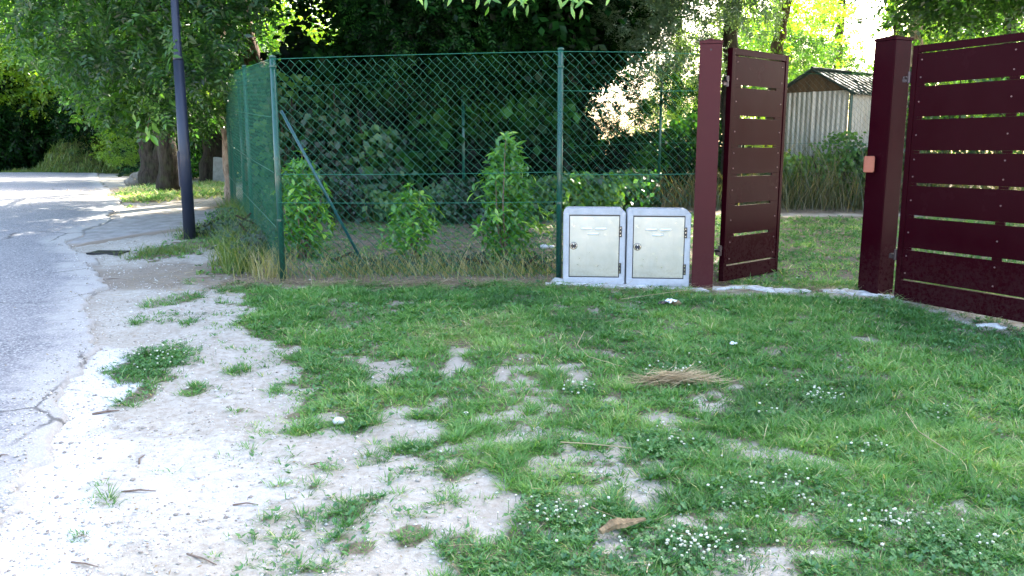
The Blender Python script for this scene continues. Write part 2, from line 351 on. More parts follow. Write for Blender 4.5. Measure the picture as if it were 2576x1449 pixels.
GLARE_PATH = gpoly([(480, 740), (590, 700), (600, 830), (680, 900), (640, 980), (760, 1080), (880, 1190), (900, 1250), (700, 1449), (0, 1500), (100, 1150), (200, 1050), (420, 1020), (500, 900), (490, 800)])
EDGE = [(-1.5, 1.0), (-1.78, 2.2), (-1.93, 2.9), (-1.98, 3.08), (-2.18, 3.51), (-2.33, 3.98), (-2.6, 4.57), (-2.66, 4.96), (-2.75, 5.29), (-3.09, 5.87), (-3.64, 7.1), (-4.46, 8.59), (-4.96, 9.24), (-5.2, 9.69), (-5.67, 11.64), (-6.39, 13.37), (-8.7, 17.87), (-12.6, 25.0), (-15.5, 31.0), (-18, 40), (-26, 60)]
ex_, ey_ = np.array(EDGE).T
def road_edge(y): return np.interp(y, ey_, ex_)
def masks(x, y):
    d = dens(x, y); n1 = fbm(x, y, .4, 21); e = x - road_edge(y)
    R_ = np.maximum(ss(.25, .75, d), .42 * ss(-.1, .4, sdist(LAWN, x, y)) * ss(3.2, 5.0, y))
    G = ss(-.1, .1, e) * ss(.75, .1, e + (n1 - .5) * .9 + ss(4.2, 6.2, y) * .5)
    G = np.maximum(G, .5 * ss(-.3, .6, sdist(GLARE_PATH, x, y) + (n1 - .5) * .8) * ss(6.5, 4.5, y))  # dirt whitened nearby: brightness of the open sky put into the colour
    B = ss(-.25, .1, sdist(FENCE_BASE, x, y) + (n1 - .5) * .5) * .9
    B = np.maximum(B, ss(-.3, .2, sdist(YARD, x, y)) * ss(.8, .3, d)); B = np.maximum(B, ss(-.3, .3, sdist(LEFTBANK, x, y)) * .8)
    B = np.maximum(B, ss(11.8, 13, y) * ss(-6, -4, x)); B = np.maximum(B, ss(27, 33, y) * ss(-.5, 1, e))
    gl = gat(430, 690); B = np.maximum(B, .55 * ss(1.3, .5, np.hypot((x - gl[0]) / 1.6, (y - gl[1]) / .8) + (n1 - .5)))
    return np.stack([R_, G, B], -1)
def relief(x, y):
    near = ss(30, 14, y)
    z = (fbm(x, y, .9, 5) - .5) * .05 + (fbm(x, y, .22, 8) - .5) * .028 * ss(1.0, 0.0, np.hypot(0, 0))
    e = x - road_edge(y)
    z = z + (fbm(x * 1.0 + y * .5, y * 2.2, .13, 12, 3) - .5) * .022
    return z * near * ss(-.2, .35, e) - .006
def gtop(x, y): return gh(x, y) + relief(x, y)

# ------------------------------------------------------------------ ground sheet
def axis(a, b, step, far, grow=1.22):
    c = list(np.arange(a, b + step / 2, step)); s = step; v = c[-1]
    while v < far: s *= grow; v += s; c.append(v)
    s = step; v = c[0]; pre = []
    while v > -far: s *= grow; v -= s; pre.append(v)
    return np.array(pre[::-1] + c)
xs = axis(-6, 5.5, .04, 350); ys = axis(1.8, 10.5, .04, 350)
Xg, Yg = np.meshgrid(xs, ys); zz = gtop(Xg, Yg)
nx, ny = len(xs), len(ys); idx = np.arange(nx * ny).reshape(ny, nx)
Fq = np.stack([idx[:-1, :-1], idx[:-1, 1:], idx[1:, 1:], idx[1:, :-1]], -1).reshape(-1, 4)
Vg = np.stack([Xg, Yg, zz], -1).reshape(-1, 3)
gm = npmesh('ground', Vg, Fq, True, {'mask': masks(Xg, Yg).reshape(-1, 3)})
link('ground', gm, M['ground'], kind='structure')

# road: strips running in from a broken edge
yy = np.concatenate([np.arange(1.0, 8, .025), np.arange(8, 16, .06), np.arange(16, 60, .4)])
off = np.array([0, .008, .02, .05, .12, .25, .45, .8, 1.3, 2, 3, 4.2, 5.6, 7, 9])
ed = road_edge(yy) + (fbm(yy, yy * 0, .5, 31) - .5) * .34 + (fbm(yy, yy * 0 + 4, .09, 33) - .5) * .12
XX = ed[:, None] - off[None] * 1.0; YY = np.repeat(yy[:, None], len(off), 1)
lift = .022 * ss(0, .02, off)[None] + .02 * ss(0, 2.5, off)[None] - .015 * (off[None] == 0)
ZZ = gh(XX, YY) + lift + (fbm(XX, YY, .8, 41) - .5) * .014
idx = np.arange(XX.size).reshape(XX.shape); Fr = np.stack([idx[:-1, 1:], idx[:-1, :-1], idx[1:, :-1], idx[1:, 1:]], -1).reshape(-1, 4)
rm = npmesh('road', np.stack([XX, YY, ZZ], -1).reshape(-1, 3), Fr, True, {'edge': ss(.6, 0, np.repeat(off[None], len(yy), 0) + (fbm(XX, YY, .3, 44) - .5) * .4).ravel()})
link('road', rm, M['asphalt'], kind='structure')
# concrete driveway running right behind the lamp pole
xx = np.arange(-5.6, 3.0, .05)
lo = np.interp(xx, [-5.6, -5.0, -4.6, -4.1, -3, 3], [9.2, 9.2, 10.2, 10.9, 12.6, 14.5]); hi = lo + np.interp(xx, [-5.6, -4, 3], [3.2, 2.9, 2.6])
lo = lo + (fbm(xx, xx * 0, .4, 51) - .5) * .3
tt = np.array([0, .01, .05, .15, .3, .5, .7, .85, .95, .99, 1]); XX = np.repeat(xx[:, None], len(tt), 1)
keep = XX > road_edge(lo[:, None] + (hi - lo)[:, None] * tt[None]) - .35
YY = lo[:, None] + (hi - lo)[:, None] * tt[None]
ZZ = gh(XX, YY) + .014 - .03 * ((tt == 0) | (tt == 1))[None] + (fbm(XX, YY, .8, 41) - .5) * .012 - .012 * (XX < road_edge(YY))
idx = np.arange(XX.size).reshape(XX.shape); Fd = np.stack([idx[:-1, :-1], idx[1:, :-1], idx[1:, 1:], idx[:-1, 1:]], -1)
kk = keep[:-1, :-1] & keep[1:, :-1] & keep[1:, 1:] & keep[:-1, 1:]; Fd = Fd[kk]
edg = np.repeat(ss(.12, 0, np.minimum(tt, 1 - tt))[None], len(xx), 0)
link('driveway', npmesh('driveway', np.stack([XX, YY, ZZ], -1).reshape(-1, 3), Fd, True, {'edge': edg.ravel()}), M['paving'], kind='structure')

# grassy bank at the bend of the road
def lumpy(name, cx, cy, rx, ry, h, mat, seed, yaw=0, **k):
    a = np.linspace(-1.15, 1.15, 60); A, B_ = np.meshgrid(a, a); q = np.hypot(A, B_)
    z = h * ss(1.1, .1, q + (fbm(A + seed, B_, .5, seed) - .5) * .5) + (fbm(A, B_, .12, seed + 5) - .5) * h * .12 * ss(1.1, .8, q)
    X = cx + (A * rx) * math.cos(yaw) - B_ * ry * math.sin(yaw); Y = cy + A * rx * math.sin(yaw) + B_ * ry * math.cos(yaw)
    Z = gh(X, Y) + z - .06; idx = np.arange(A.size).reshape(A.shape)
    F = np.stack([idx[:-1, :-1], idx[:-1, 1:], idx[1:, 1:], idx[1:, :-1]], -1).reshape(-1, 4)
    return link(name, npmesh(name, np.stack([X, Y, Z], -1).reshape(-1, 3), F, True), mat, **k), (X, Y, Z)
bank, bankpts = lumpy('grassy_bank', -17.0, 34.5, 2.7, 2.2, 2.0, M['bank'], 3, .25, kind='structure')
verge, _ = lumpy('roadside_verge', -12.2, 31, 2.3, 4.2, .45, M['bank'], 8, .2, kind='structure')
for p in (): pass

# ------------------------------------------------------------------ strips: grass, straw, stems
def norm(a): return a / (np.linalg.norm(a, axis=-1, keepdims=True) + 1e-9)
def blades(P, D, bend, L, W, tint, seg=2):
    """curved blades: P base (n,3), D direction (n,3), bend (n,3) added at tip, L length, W width"""
    n = len(P); side = np.cross(D, np.array([0, 0, 1.0]) + rng.normal(0, .15, (n, 3))); side = norm(side)
    V = []; ts = np.linspace(0, 1, seg + 1)
    for t in ts[:-1]:
        c = P + D * (L * t)[:, None] + bend * (L * t * t)[:, None]; wd = (W * (1 - .45 * t) * .5)[:, None]
        V += [c - side * wd, c + side * wd]
    V.append(P + D * L[:, None] + bend * L[:, None])
    k = 2 * seg + 1; V = np.stack(V, 1).reshape(-1, 3); b = np.arange(n)[:, None] * k
    F = [b + np.array([[2 * i, 2 * i + 1, 2 * i + 3, 2 * i + 2]]) for i in range(seg - 1)]
    F4 = np.concatenate(F) if F else np.zeros((0, 4), int); F3 = b + np.array([[2 * seg - 2, 2 * seg - 1, 2 * seg]])
    return V, [F4, F3], np.repeat(tint, k)
def blade_object(name, parts, mat, **k):
    Vs, F4, F3, T, b = [], [], [], [], 0
    for V, F, t in parts:
        Vs.append(V); F4.append(F[0] + b); F3.append(F[1] + b); T.append(t); b += len(V)
    me = npmesh(name, np.concatenate(Vs), [np.concatenate(F4), np.concatenate(F3)], False, {'tint': np.concatenate(T)})
    return link(name, me, mat, **k)
def in_view(x, y, mar=1.1): return (np.abs(x) < (y * .64 + mar)) & (y > 2.2)

def grass_batch(n, y0, y1, per, Lr, W, seedmul=1.0):
    yc = rng.uniform(y0, y1, n); n = int(n * 1.3); yc = rng.uniform(y0, y1, n); xc = rng.uniform(-1, 1, n) * (y1 * .64 + 1.1)
    ok = in_view(xc, yc) & (xc > road_edge(yc) - .15); xc, yc = xc[ok], yc[ok]
    d = dens(xc, yc); ok = rng.random(len(xc)) < d ** 1.1 * seedmul; xc, yc, d = xc[ok], yc[ok], d[ok]
    m = len(xc); x = np.repeat(xc, per); y = np.repeat(yc, per)
    ang = rng.uniform(0, 2 * np.pi, m * per); r = np.abs(rng.normal(0, .022, m * per)); x = x + r * np.cos(ang); y = y + r * np.sin(ang)
    lean = rng.uniform(.15, 1.25, m * per); D = norm(np.stack([np.cos(ang) * lean, np.sin(ang) * lean, np.ones(m * per)], -1))
    bend = np.stack([np.cos(ang) * .35, np.sin(ang) * .35, -rng.uniform(.1, .5, m * per)], -1)
    hgt = np.repeat(.55 + .6 * fbm(xc, yc, .35, 61) + rng.normal(0, .12, m), per) * (.65 + .45 * np.repeat(d, per))
    L = rng.uniform(*Lr, m * per) * hgt
    L = L * (1 - .35 * ss(3.5, 2.4, y))
    base = np.repeat(fbm(xc, yc, .6, 71) * .9 + fbm(xc, yc, .15, 73) * .5 - .38 + rng.normal(0, .07, m), per)
    tint = np.clip(base + rng.normal(0, .08, m * per) + (rng.random(m * per) < .05) * .6, 0, 1)
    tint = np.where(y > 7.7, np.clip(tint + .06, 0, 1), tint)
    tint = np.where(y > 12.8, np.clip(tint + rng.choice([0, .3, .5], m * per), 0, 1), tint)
    P = np.stack([x, y, gtop(x, y) - .004], -1)
    return blades(P, D, bend, L, np.full(m * per, W) * rng.uniform(.7, 1.3, m * per), tint)
parts = [grass_batch(2600, 2.3, 4.6, 26, (.06, .115), .0042, .8), grass_batch(2600, 4.6, 7.4, 20, (.06, .11), .0055, .8), grass_batch(26000, 2.3, 4.0, 9, (.028, .075), .0040), grass_batch(38000, 4.0, 7.4, 8, (.03, .075), .0055), grass_batch(20000, 7.4, 12.8, 6, (.04, .085), .009),
         grass_batch(22000, 12.8, 26, 6, (.08, .18), .022)]
blade_object('grass', parts, M['grass'], label='green lawn grass with bare gaps in front of the gate and fence', cat='grass', kind='stuff')
print('grass tris', sum(len(p[0]) // 5 * 3 for p in parts))

# low broad weeds and clover leaves in the turf
def clover_leaves(n, cx, cy, rx, ry, size, h=.035, tlo=0, thi=1):
    a = rng.uniform(0, 2 * np.pi, n); r = np.sqrt(rng.random(n)); x = cx + rx * r * np.cos(a); y = cy + ry * r * np.sin(a)
    keep = (r + (fbm(x, y, .12, 7) - .5) * 1.0) < .9; x, y = x[keep], y[keep]; n = len(x)
    z = gtop(x, y) + h * (.35 + .65 * rng.random(n)); t0 = rng.uniform(0, 2 * np.pi, n); V = []
    tl = rng.normal(0, .35, (n, 2))
    for k in range(3):
        t = t0 + k * 2.094; s = size * rng.uniform(.7, 1.2, n)
        for (u, v) in ((0, 0), (.6, -.5), (1.0, 0), (.6, .5)):
            dx = s * (u * np.cos(t) - v * np.sin(t)); dy = s * (u * np.sin(t) + v * np.cos(t))
            V.append(np.stack([x + dx, y + dy, z + dx * tl[:, 0] + dy * tl[:, 1] + .004 * abs(v)], -1))
    V = np.stack(V, 1).reshape(-1, 3); b = (np.arange(n) * 12)[:, None]
    F = np.concatenate([b + np.array([[4 * k, 4 * k + 1, 4 * k + 2, 4 * k + 3]]) for k in range(3)])
    return V, F, np.repeat(np.clip(rng.uniform(tlo, thi, n), 0, 1), 12)
# field of broad-leaved weeds over the lawn (small rosettes)
nW = 26000; y = 2.4 + (12.3 - 2.4) * rng.random(nW) ** 1.25; x = rng.uniform(-1, 1, nW) * (y * .64 + .3)
d = dens(x, y) * ss(.42, .62, fbm(x, y, .45, 81)); ok = (rng.random(nW) < d) & (x > road_edge(y)); x, y = x[ok], y[ok]; nW = len(x)
per = 4; X = np.repeat(x, per); Y = np.repeat(y, per); a = rng.uniform(0, 6.283, nW * per)
D = norm(np.stack([np.cos(a), np.sin(a), rng.uniform(.2, .9, nW * per)], -1)); S = rng.uniform(.016, .034, nW * per) * (1 + .05 * (Y - 3))
def leaf_quads(P, D, N, L, W, fold=.12):
    n = len(P); side = norm(np.cross(D, N)); up = norm(np.cross(side, D)); L = np.asarray(L)[:, None]; W = np.asarray(W)[:, None]
    V = np.stack([P, P + D * L * .45 - side * W * .5 + up * W * fold, P + D * L, P + D * L * .45 + side * W * .5 + up * W * fold], 1).reshape(-1, 3)
    b = np.arange(n)[:, None] * 4
    return V, np.concatenate([b + np.array([[0, 1, 2]]), b + np.array([[0, 2, 3]])])
V, F = leaf_quads(np.stack([X, Y, gtop(X, Y) + .012], -1), D, np.tile([0, 0, 1.0], (len(X), 1)), S, S * .55)
link('broadleaf_weeds', npmesh('broadleaf_weeds', V, F, False, {'tint': np.repeat(rng.random(len(X)), 4)}), M['clover_leaf'], label='low broad-leaved weeds mixed into the lawn', cat='weeds', kind='stuff')

# pebbles
def pebbles(x, y, s):
    n = len(x); O = np.array([[1, 0, 0], [0, 1, 0], [-1, 0, 0], [0, -1, 0], [0, 0, .6], [0, 0, -.6]])
    Fo = np.array([[0, 1, 4], [1, 2, 4], [2, 3, 4], [3, 0, 4], [1, 0, 5], [2, 1, 5], [3, 2, 5], [0, 3, 5]])
    a = rng.uniform(0, 6.283, n); c, s_ = np.cos(a), np.sin(a)
    V = O[None] * rng.uniform(.6, 1.25, (n, 6, 3)) * s[:, None, None]
    V = np.stack([V[..., 0] * c[:, None] - V[..., 1] * s_[:, None] + x[:, None], V[..., 0] * s_[:, None] + V[..., 1] * c[:, None] + y[:, None], V[..., 2] + (gtop(x, y) + s * .12)[:, None]], -1)
    return V.reshape(-1, 3), (np.arange(n)[:, None, None] * 6 + Fo[None]).reshape(-1, 3)
nP = 60000; y = 2.3 + 7.5 * rng.random(nP) ** 1.5; x = rng.uniform(-1, 1, nP) * (y * .64 + .2); e = x - road_edge(y)
pr = ss(-.35, .05, e) * ss(1.3, .1, e) * .9 + .3 * ss(-.1, 0, e); pr = pr * (1 - .85 * dens(x, y)) * (.3 + ss(.35, .6, fbm(x, y, .3, 91)))
ok = rng.random(nP) < pr; x, y = x[ok], y[ok]; s = np.clip(rng.lognormal(-5.25, .42, len(x)), .0028, .017)
V, F = pebbles(x, y, s); V[:, 2] += np.repeat(np.where(x - road_edge(y) < 0, .03, 0), 6)
link('gravel', npmesh('gravel', V, F, False, {'tint': np.repeat(rng.random(len(x)), 6)}), M['pebble'], label='loose pale gravel scattered along the road edge', cat='gravel', kind='stuff')

# straw and dead stalks on the ground
def straw(n, fx, L=(.06, .3), W=.004, up=.12, lift=.012):
    x, y = fx(n); n = len(x); a = rng.uniform(-.9, .9, n) + (rng.random(n) < .25) * rng.uniform(0, 3, n)
    D = norm(np.stack([np.cos(a), np.sin(a) * .8, rng.normal(0, up, n)], -1)); bend = np.stack([rng.normal(0, .12, n), rng.normal(0, .15, n), rng.normal(0, .04, n)], -1)
    P = np.stack([x, y, gtop(x, y) + lift * rng.random(n) * 2], -1)
    return blades(P, D, bend, rng.uniform(*L, n), np.full(n, W) * rng.uniform(.6, 1.4, n), np.clip(rng.normal(.45, .25, n), 0, 1), 3)
def along(pts, spread):
    pts = np.array(pts); seg = np.hypot(*np.diff(pts, axis=0).T); cs = np.concatenate([[0], np.cumsum(seg)])
    def f(n):
        t = rng.random(n) * cs[-1]; return np.interp(t, cs, pts[:, 0]) + rng.normal(0, spread, n), np.interp(t, cs, pts[:, 1]) + rng.normal(0, spread, n)
    return f
def lawn_pts(n):
    y = 2.5 + 4.8 * rng.random(n); x = rng.uniform(-1, 1, n) * (y * .64); ok = (dens(x, y) > .25) & (fbm(x, y, .5, 14) > .45); return x[ok], y[ok]
def yard_pts(n):
    y = rng.uniform(7.6, 12.2, n); x = rng.uniform(-3.4, 6, n); return x, y
st = [straw(2600, along([(-2.6, 7.2), (-1.2, 7.25), (.4, 7.2), (.5, 7.12), (1.65, 6.98)], .10)), straw(900, along([(1.8, 7.0), (2.9, 6.9), (3.2, 6.5), (3.7, 5.75), (3.9, 5.3)], .12)),
      straw(1700, lawn_pts, (.04, .16), .0035), straw(3200, yard_pts, (.08, .3), .006), straw(2600, along([(-6.5, 14), (-9, 19), (-5, 17)], .9), (.1, .35), .012),
      straw(700, along([gat(1250, 805), gat(1060, 860)], .12), (.05, .18)), straw(500, along([gat(420, 690), gat(560, 740)], .25), (.05, .16))]
blade_object('dry_straw', st, M['dry'], label='dry straw lying along the foot of the fence and over the lawn', cat='straw', kind='stuff')

# ------------------------------------------------------------------ foliage meshes
def frond_leaves(P, A, nl, flen, L, W, droopN=.3):
    """compound leaves: P origin, A axis; nl leaflets each"""
    n = len(P); side = norm(np.cross(A, np.array([0, 0, 1.0]) + rng.normal(0, .5, (n, 3)))); up = norm(np.cross(side, A))
    Ps, Ds, Ns, Ls = [], [], [], []
    for k in range(nl):
        t = (k // 2 + 1) / (nl // 2 + 1); s = 1 if k % 2 else -1
        if k == nl - 1: s = 0; t = 1.0
        c = P + A * (flen * t)[:, None] + np.array([0, 0, -1.0]) * (flen * t * t * .25)[:, None]
        d = norm(A * (.55 + (s == 0)) + side * s + np.array([0, 0, -droopN]) + rng.normal(0, .18, (n, 3)))
        Ps.append(c); Ds.append(d); Ns.append(norm(up + rng.normal(0, .35, (n, 3)))); Ls.append(L * rng.uniform(.75, 1.2, n) * (1 - .25 * abs(t - .5)))
    P, D, N, Ls = [np.stack(q, 1).reshape((-1, 3) if q[0].ndim == 2 else -1) for q in (Ps, Ds, Ns, Ls)]
    return leaf_quads(P, D, N, Ls, Ls * (W / L))
def crown_mesh(name, rad, nclump, per, nl, flen, L, W, clr=.4, shell=.5, flat=1.0, seed=1):
    q = norm(rng.normal(0, 1, (nclump, 3))) * (rng.random(nclump) ** (1 / 3) * (1 - shell) + shell * rng.uniform(.6, 1, nclump))[:, None]
    q = q * np.array([rad, rad, rad * flat]); cr = clr * rng.uniform(.6, 1.3, nclump)
    P = np.repeat(q, per, 0); o = rng.normal(0, .5, P.shape) * np.repeat(cr, per)[:, None]; o[:, 2] *= .6; P = P + o
    A = norm(norm(P) * .6 + rng.normal(0, .6, P.shape) + np.array([0, 0, -.15]))
    V, F = frond_leaves(P, A, nl, np.full(len(P), flen) * rng.uniform(.7, 1.2, len(P)), L, W)
    ct = np.repeat(rng.normal(0, .16, nclump), per * nl); t = np.clip(.45 + ct + rng.normal(0, .13, len(ct)), 0, 1)
    me = npmesh(name, V, F, False, {'tint': np.repeat(t, 4)}); me.materials.append(M['leaf_mid']); return me
CM = {'near': [crown_mesh('crown', 1.3, 50, 12, 9, .32, .115, .042, .36) for _ in range(3)],
      'broad': [crown_mesh('crown', 1.3, 52, 9, 5, .26, .17, .085, .36) for _ in range(3)],
      'mid': [crown_mesh('crown', 2.2, 62, 16, 6, .36, .15, .068, .5) for _ in range(3)],
      'glow': [crown_mesh('crown', 2.2, 44, 12, 6, .36, .15, .075, .5) for _ in range(3)],
      'far': [crown_mesh('crown', 3.6, 85, 14, 6, .5, .24, .12, .8) for _ in range(3)],
      'fdense': [crown_mesh('crown', 3.6, 170, 24, 6, .42, .22, .11, 1.0)],
      'dense': [crown_mesh('crown', 2.4, 220, 24, 6, .3, .14, .085, .8, shell=.2) for _ in range(2)]}
RADIUS = {'glow': 2.2, 'fdense': 3.6, 'near': 1.3, 'broad': 1.3, 'mid': 2.2, 'far': 3.6, 'dense': 2.4}
def blob(parent, kind, p, r, mat, base=(0, 0, 0)):
    me = random.choice(CM[kind]); s = r / RADIUS[kind]
    o = link('crown', me, None, parent, kind='stuff'); o.location = Vector(p) - Vector(base)
    o.rotation_euler = (random.uniform(-.3, .3), random.uniform(-.3, .3), random.uniform(0, 6.28)); o.scale = (s * random.uniform(.9, 1.15), s * random.uniform(.9, 1.15), s * random.uniform(.85, 1.1))
    o.material_slots[0].link = 'OBJECT'; o.material_slots[0].material = M[mat]; return o
def trunk_mesh(pts, rad, n=12, seed=0, rough=.12):
    rr = random.Random(seed); P = []; RR = []
    for i in range(len(pts) - 1):
        a, b = Vector(pts[i]), Vector(pts[i + 1])
        for k in range(6):
            t = k / 6; P.append(a.lerp(b, t) + Vector((rr.gauss(0, 1), rr.gauss(0, 1), 0)) * rad[i] * .10 * (i + k > 0)); RR.append(rad[i] * (1 - t) + rad[i + 1] * t)
    P.append(Vector(pts[-1])); RR.append(rad[-1])
    prof = [1 + rr.uniform(-rough, rough) for _ in range(n)]
    m = MB(); m.tube(P, RR, n, sq=lambda i, k: prof[k] * (1 + rr.uniform(-rough, rough) * .4)); return m
def tree(name, label, cat, base, pts, rad, blobs, mat='bark', limbs=(), group=None, seed=0):
    """base (x,y); pts absolute trunk points; blobs list of (kind, point, radius, material)"""
    b = Vector((base[0], base[1], gz(*base) - .05)); root = empty(name, b, 0, label=label, cat=cat, group=group)
    rel = [Vector((0, 0, 0))] + [Vector(p) - b for p in pts]
    m = trunk_mesh(rel, [rad[0] * 1.25] + list(rad[1:]), seed=seed, n=14); m.build('trunk', M[mat], root, smooth=True)
    for i, (l, r) in enumerate(limbs):
        trunk_mesh([Vector(p) - b for p in l], [r, r * .6, r * .3][:len(l)], n=7, seed=seed + i + 1).build('limb', M[mat], root, smooth=True)
    for kd, p, r, mt in blobs: blob(root, kd, p, r, mt, b)
    return root
def B(kd, px, py, Y, r, mt): return (kd, at3(px, py, Y), r, mt)
def up(kd, x, y, z, r, mt): return (kd, Vector((x, y, z)), r, mt)  # high crown out of view, added to block sun from the foreground

# overhanging tree by the lamp pole (leaning trunk behind the side fence)
p0 = at3(655, 430, 15.0)
tree('ash_tree', 'leaning reddish-barked tree overhanging the lamp pole with feathery leaves', 'tree', (p0.x, 15.0),
     [at3(640, 165, 14.8), at3(600, 20, 14.4), at3(585, -200, 14), at3(560, -500, 13.5)], [.24, .19, .16, .13, .07],
     [B('near', 330, 60, 11.5, 1.15, 'leaf_mid'), B('near', 470, 40, 11.2, 1.1, 'leaf_mid'), B('near', 530, -20, 12, .5, 'leaf_mid'), B('near', 230, -40, 11.5, 1.3, 'leaf_mid'), B('near', 120, 30, 12, 1.0, 'leaf_mid'), B('near', 505, 190, 12.6, .55, 'leaf_mid'), B('near', 700, -150, 12.5, .7, 'leaf_mid'),
      B('near', 420, -200, 11, 1.6, 'leaf_mid'), B('near', 800, -160, 12, .8, 'leaf_shaded'), B('mid', 560, -420, 13, 2.6, 'leaf_mid'), B('mid', 250, -350, 13, 2.4, 'leaf_mid')], 'bark_red',
     limbs=[([at3(590, -150, 14), at3(480, -60, 12.8), at3(380, 40, 11.6)], .07), ([at3(600, 20, 14.4), at3(540, 120, 13.2), at3(520, 220, 12.6)], .05)], seed=3)
tree('walnut_tree', 'broad-leaved tree drooping between the lamp pole and the stump', 'tree', (-7.3, 17.6),
     [at3(420, 330, 17.6), at3(430, 200, 17.2), at3(440, 0, 16.8), at3(440, -300, 16.5)], [.2, .16, .14, .1, .05],
     [B('broad', 400, 190, 13.4, 1.0, 'leaf_mid'), B('broad', 480, 230, 13.2, .7, 'leaf_mid'), B('broad', 350, 230, 13.8, .7, 'leaf_mid'), B('broad', 300, 150, 14.5, 1.1, 'leaf_mid'), B('broad', 545, 120, 14.9, .6, 'leaf_mid'), B('broad', 440, 120, 14.5, 1.2, 'leaf_mid'),
      B('broad', 500, 250, 15.5, .6, 'leaf_mid'), B('broad', 590, 230, 16, .6, 'leaf_shaded'), B('mid', 500, 40, 17, 1.5, 'leaf_mid'), B('glow', 380, -80, 17, 1.8, 'leaf_mid')], 'bark',
     limbs=[([at3(430, 200, 17.2), at3(430, 180, 15), at3(400, 230, 13.4)], .05)], seed=4)
tree('large_old_tree', 'thick furrowed trunk behind the lamp pole, ground lit golden at its foot', 'tree', (-8.35, 23.2),
     [at3(538, 330, 23.2), at3(535, 200, 23.2), at3(530, -100, 23)], [.36, .31, .28, .2],
     [B('glow', 560, 40, 24, 2.2, 'leaf_sunlit'), B('far', 450, 180, 25, 2.0, 'leaf_mid'), B('glow', 440, 20, 25, 2.4, 'leaf_sunlit'), B('mid', 470, 330, 25, 1.4, 'leaf_shaded'), B('mid', 560, 180, 24, 1.3, 'leaf_mid')], 'bark', seed=5)
tree('pale_slim_tree', 'slim pale peeling trunk right beside the far end of the side fence', 'tree', (at3(578, 450, 14.4).x, 14.4),
     [at3(570, 330, 14.2), at3(545, 240, 14.0), at3(532, 150, 13.9), at3(528, 40, 13.8)], [.085, .085, .085, .06, .03],
     [B('near', 540, 90, 14, .5, 'leaf_mid')], 'bark_pale', seed=6)
# multi-stem clump with stones
x0, y0 = gat(385, 468)
tree('multi_stem_tree', 'cluster of dark mossy stems standing behind the stones left of the lamp pole', 'tree', (x0, y0),
     [at3(372, 380, y0), at3(360, 300, y0), at3(340, 180, y0)], [.26, .18, .12, .07],
     [B('mid', 300, 270, 22, .9, 'leaf_sunlit'), B('mid', 300, 200, 22.5, 1.6, 'leaf_mid'), B('mid', 420, 220, 22, 1.7, 'leaf_mid'), B('mid', 350, 110, 22, 2.0, 'leaf_mid'), B('near', 300, 370, 21.5, .5, 'leaf_sunlit'), B('mid', 270, 40, 23, 2.2, 'leaf_mid')], 'bark',
     limbs=[([at3(395, 462, y0), at3(398, 370, y0), at3(405, 250, y0)], .2), ([at3(418, 462, y0 + .2), at3(425, 380, y0 + .3), at3(440, 280, y0)], .13)], seed=7)

# left, beyond the road bend
LT = [(20, 40, -1, 'leaning dark trunk at the left edge beyond the road', [(30, 250, 36, 3, 'leaf_shaded'), (0, 330, 37, 2.5, 'leaf_shaded'), (40, 150, 34, 3, 'leaf_sunlit'), (-60, 90, 33, 3.4, 'leaf_sunlit'), (10, 20, 35, 3.6, 'leaf_sunlit'), (-150, -100, 36, 4, 'leaf_mid')]),
      (70, 38, 1, 'dark trunk just left of the grassy bank beyond the road', [(90, 280, 40, 3, 'leaf_shaded'), (130, 340, 42, 2.6, 'leaf_shaded'), (120, 190, 36, 2.6, 'leaf_sunlit'), (150, 110, 34, 3, 'leaf_sunlit'), (90, 40, 36, 3.6, 'leaf_sunlit'), (80, -150, 38, 4.5, 'leaf_mid')]),
      (205, 42, 0, 'shaded tree standing directly behind the grassy bank', [(200, 300, 43, 3, 'leaf_shaded'), (190, 220, 40, 2.6, 'leaf_shaded'), (230, 150, 36, 2.6, 'leaf_sunlit'), (190, 60, 34, 3.2, 'leaf_sunlit'), (220, -100, 36, 4.2, 'leaf_mid'), (260, 300, 40, 2.4, 'leaf_shaded')]),
      (290, 34, 0, 'shaded tree on the roadside verge right of the grassy bank', [(285, 340, 35, 2.0, 'leaf_shaded'), (300, 270, 34, 2.2, 'leaf_shaded'), (290, 180, 32, 2.4, 'leaf_sunlit'), (320, 90, 31, 3.0, 'leaf_sunlit'), (340, -60, 32, 3.6, 'leaf_mid'), (250, 385, 36, 1.6, 'leaf_shaded')]),
      (440, 34, 0, 'background tree seen between the stump and the lamp pole', [(440, 380, 34, 2.2, 'leaf_shaded'), (500, 330, 33, 2.4, 'leaf_shaded'), (430, 280, 34, 2.6, 'leaf_shaded'), (470, 160, 33, 3, 'leaf_mid'), (560, 200, 32, 3, 'leaf_mid'), (480, 20, 33, 4, 'leaf_mid')])]
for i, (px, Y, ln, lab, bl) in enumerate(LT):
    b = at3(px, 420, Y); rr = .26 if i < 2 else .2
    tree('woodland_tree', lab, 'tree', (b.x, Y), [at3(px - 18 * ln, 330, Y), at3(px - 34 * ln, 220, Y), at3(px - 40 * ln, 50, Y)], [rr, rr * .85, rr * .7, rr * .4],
         [B('fdense' if m == 'leaf_shaded' else 'far', a, c, d, r * (1 if m == 'leaf_shaded' else .8), m) for a, c, d, r, m in bl if c > -90], 'bark', group='trees beyond the bend of the road', seed=20 + i)

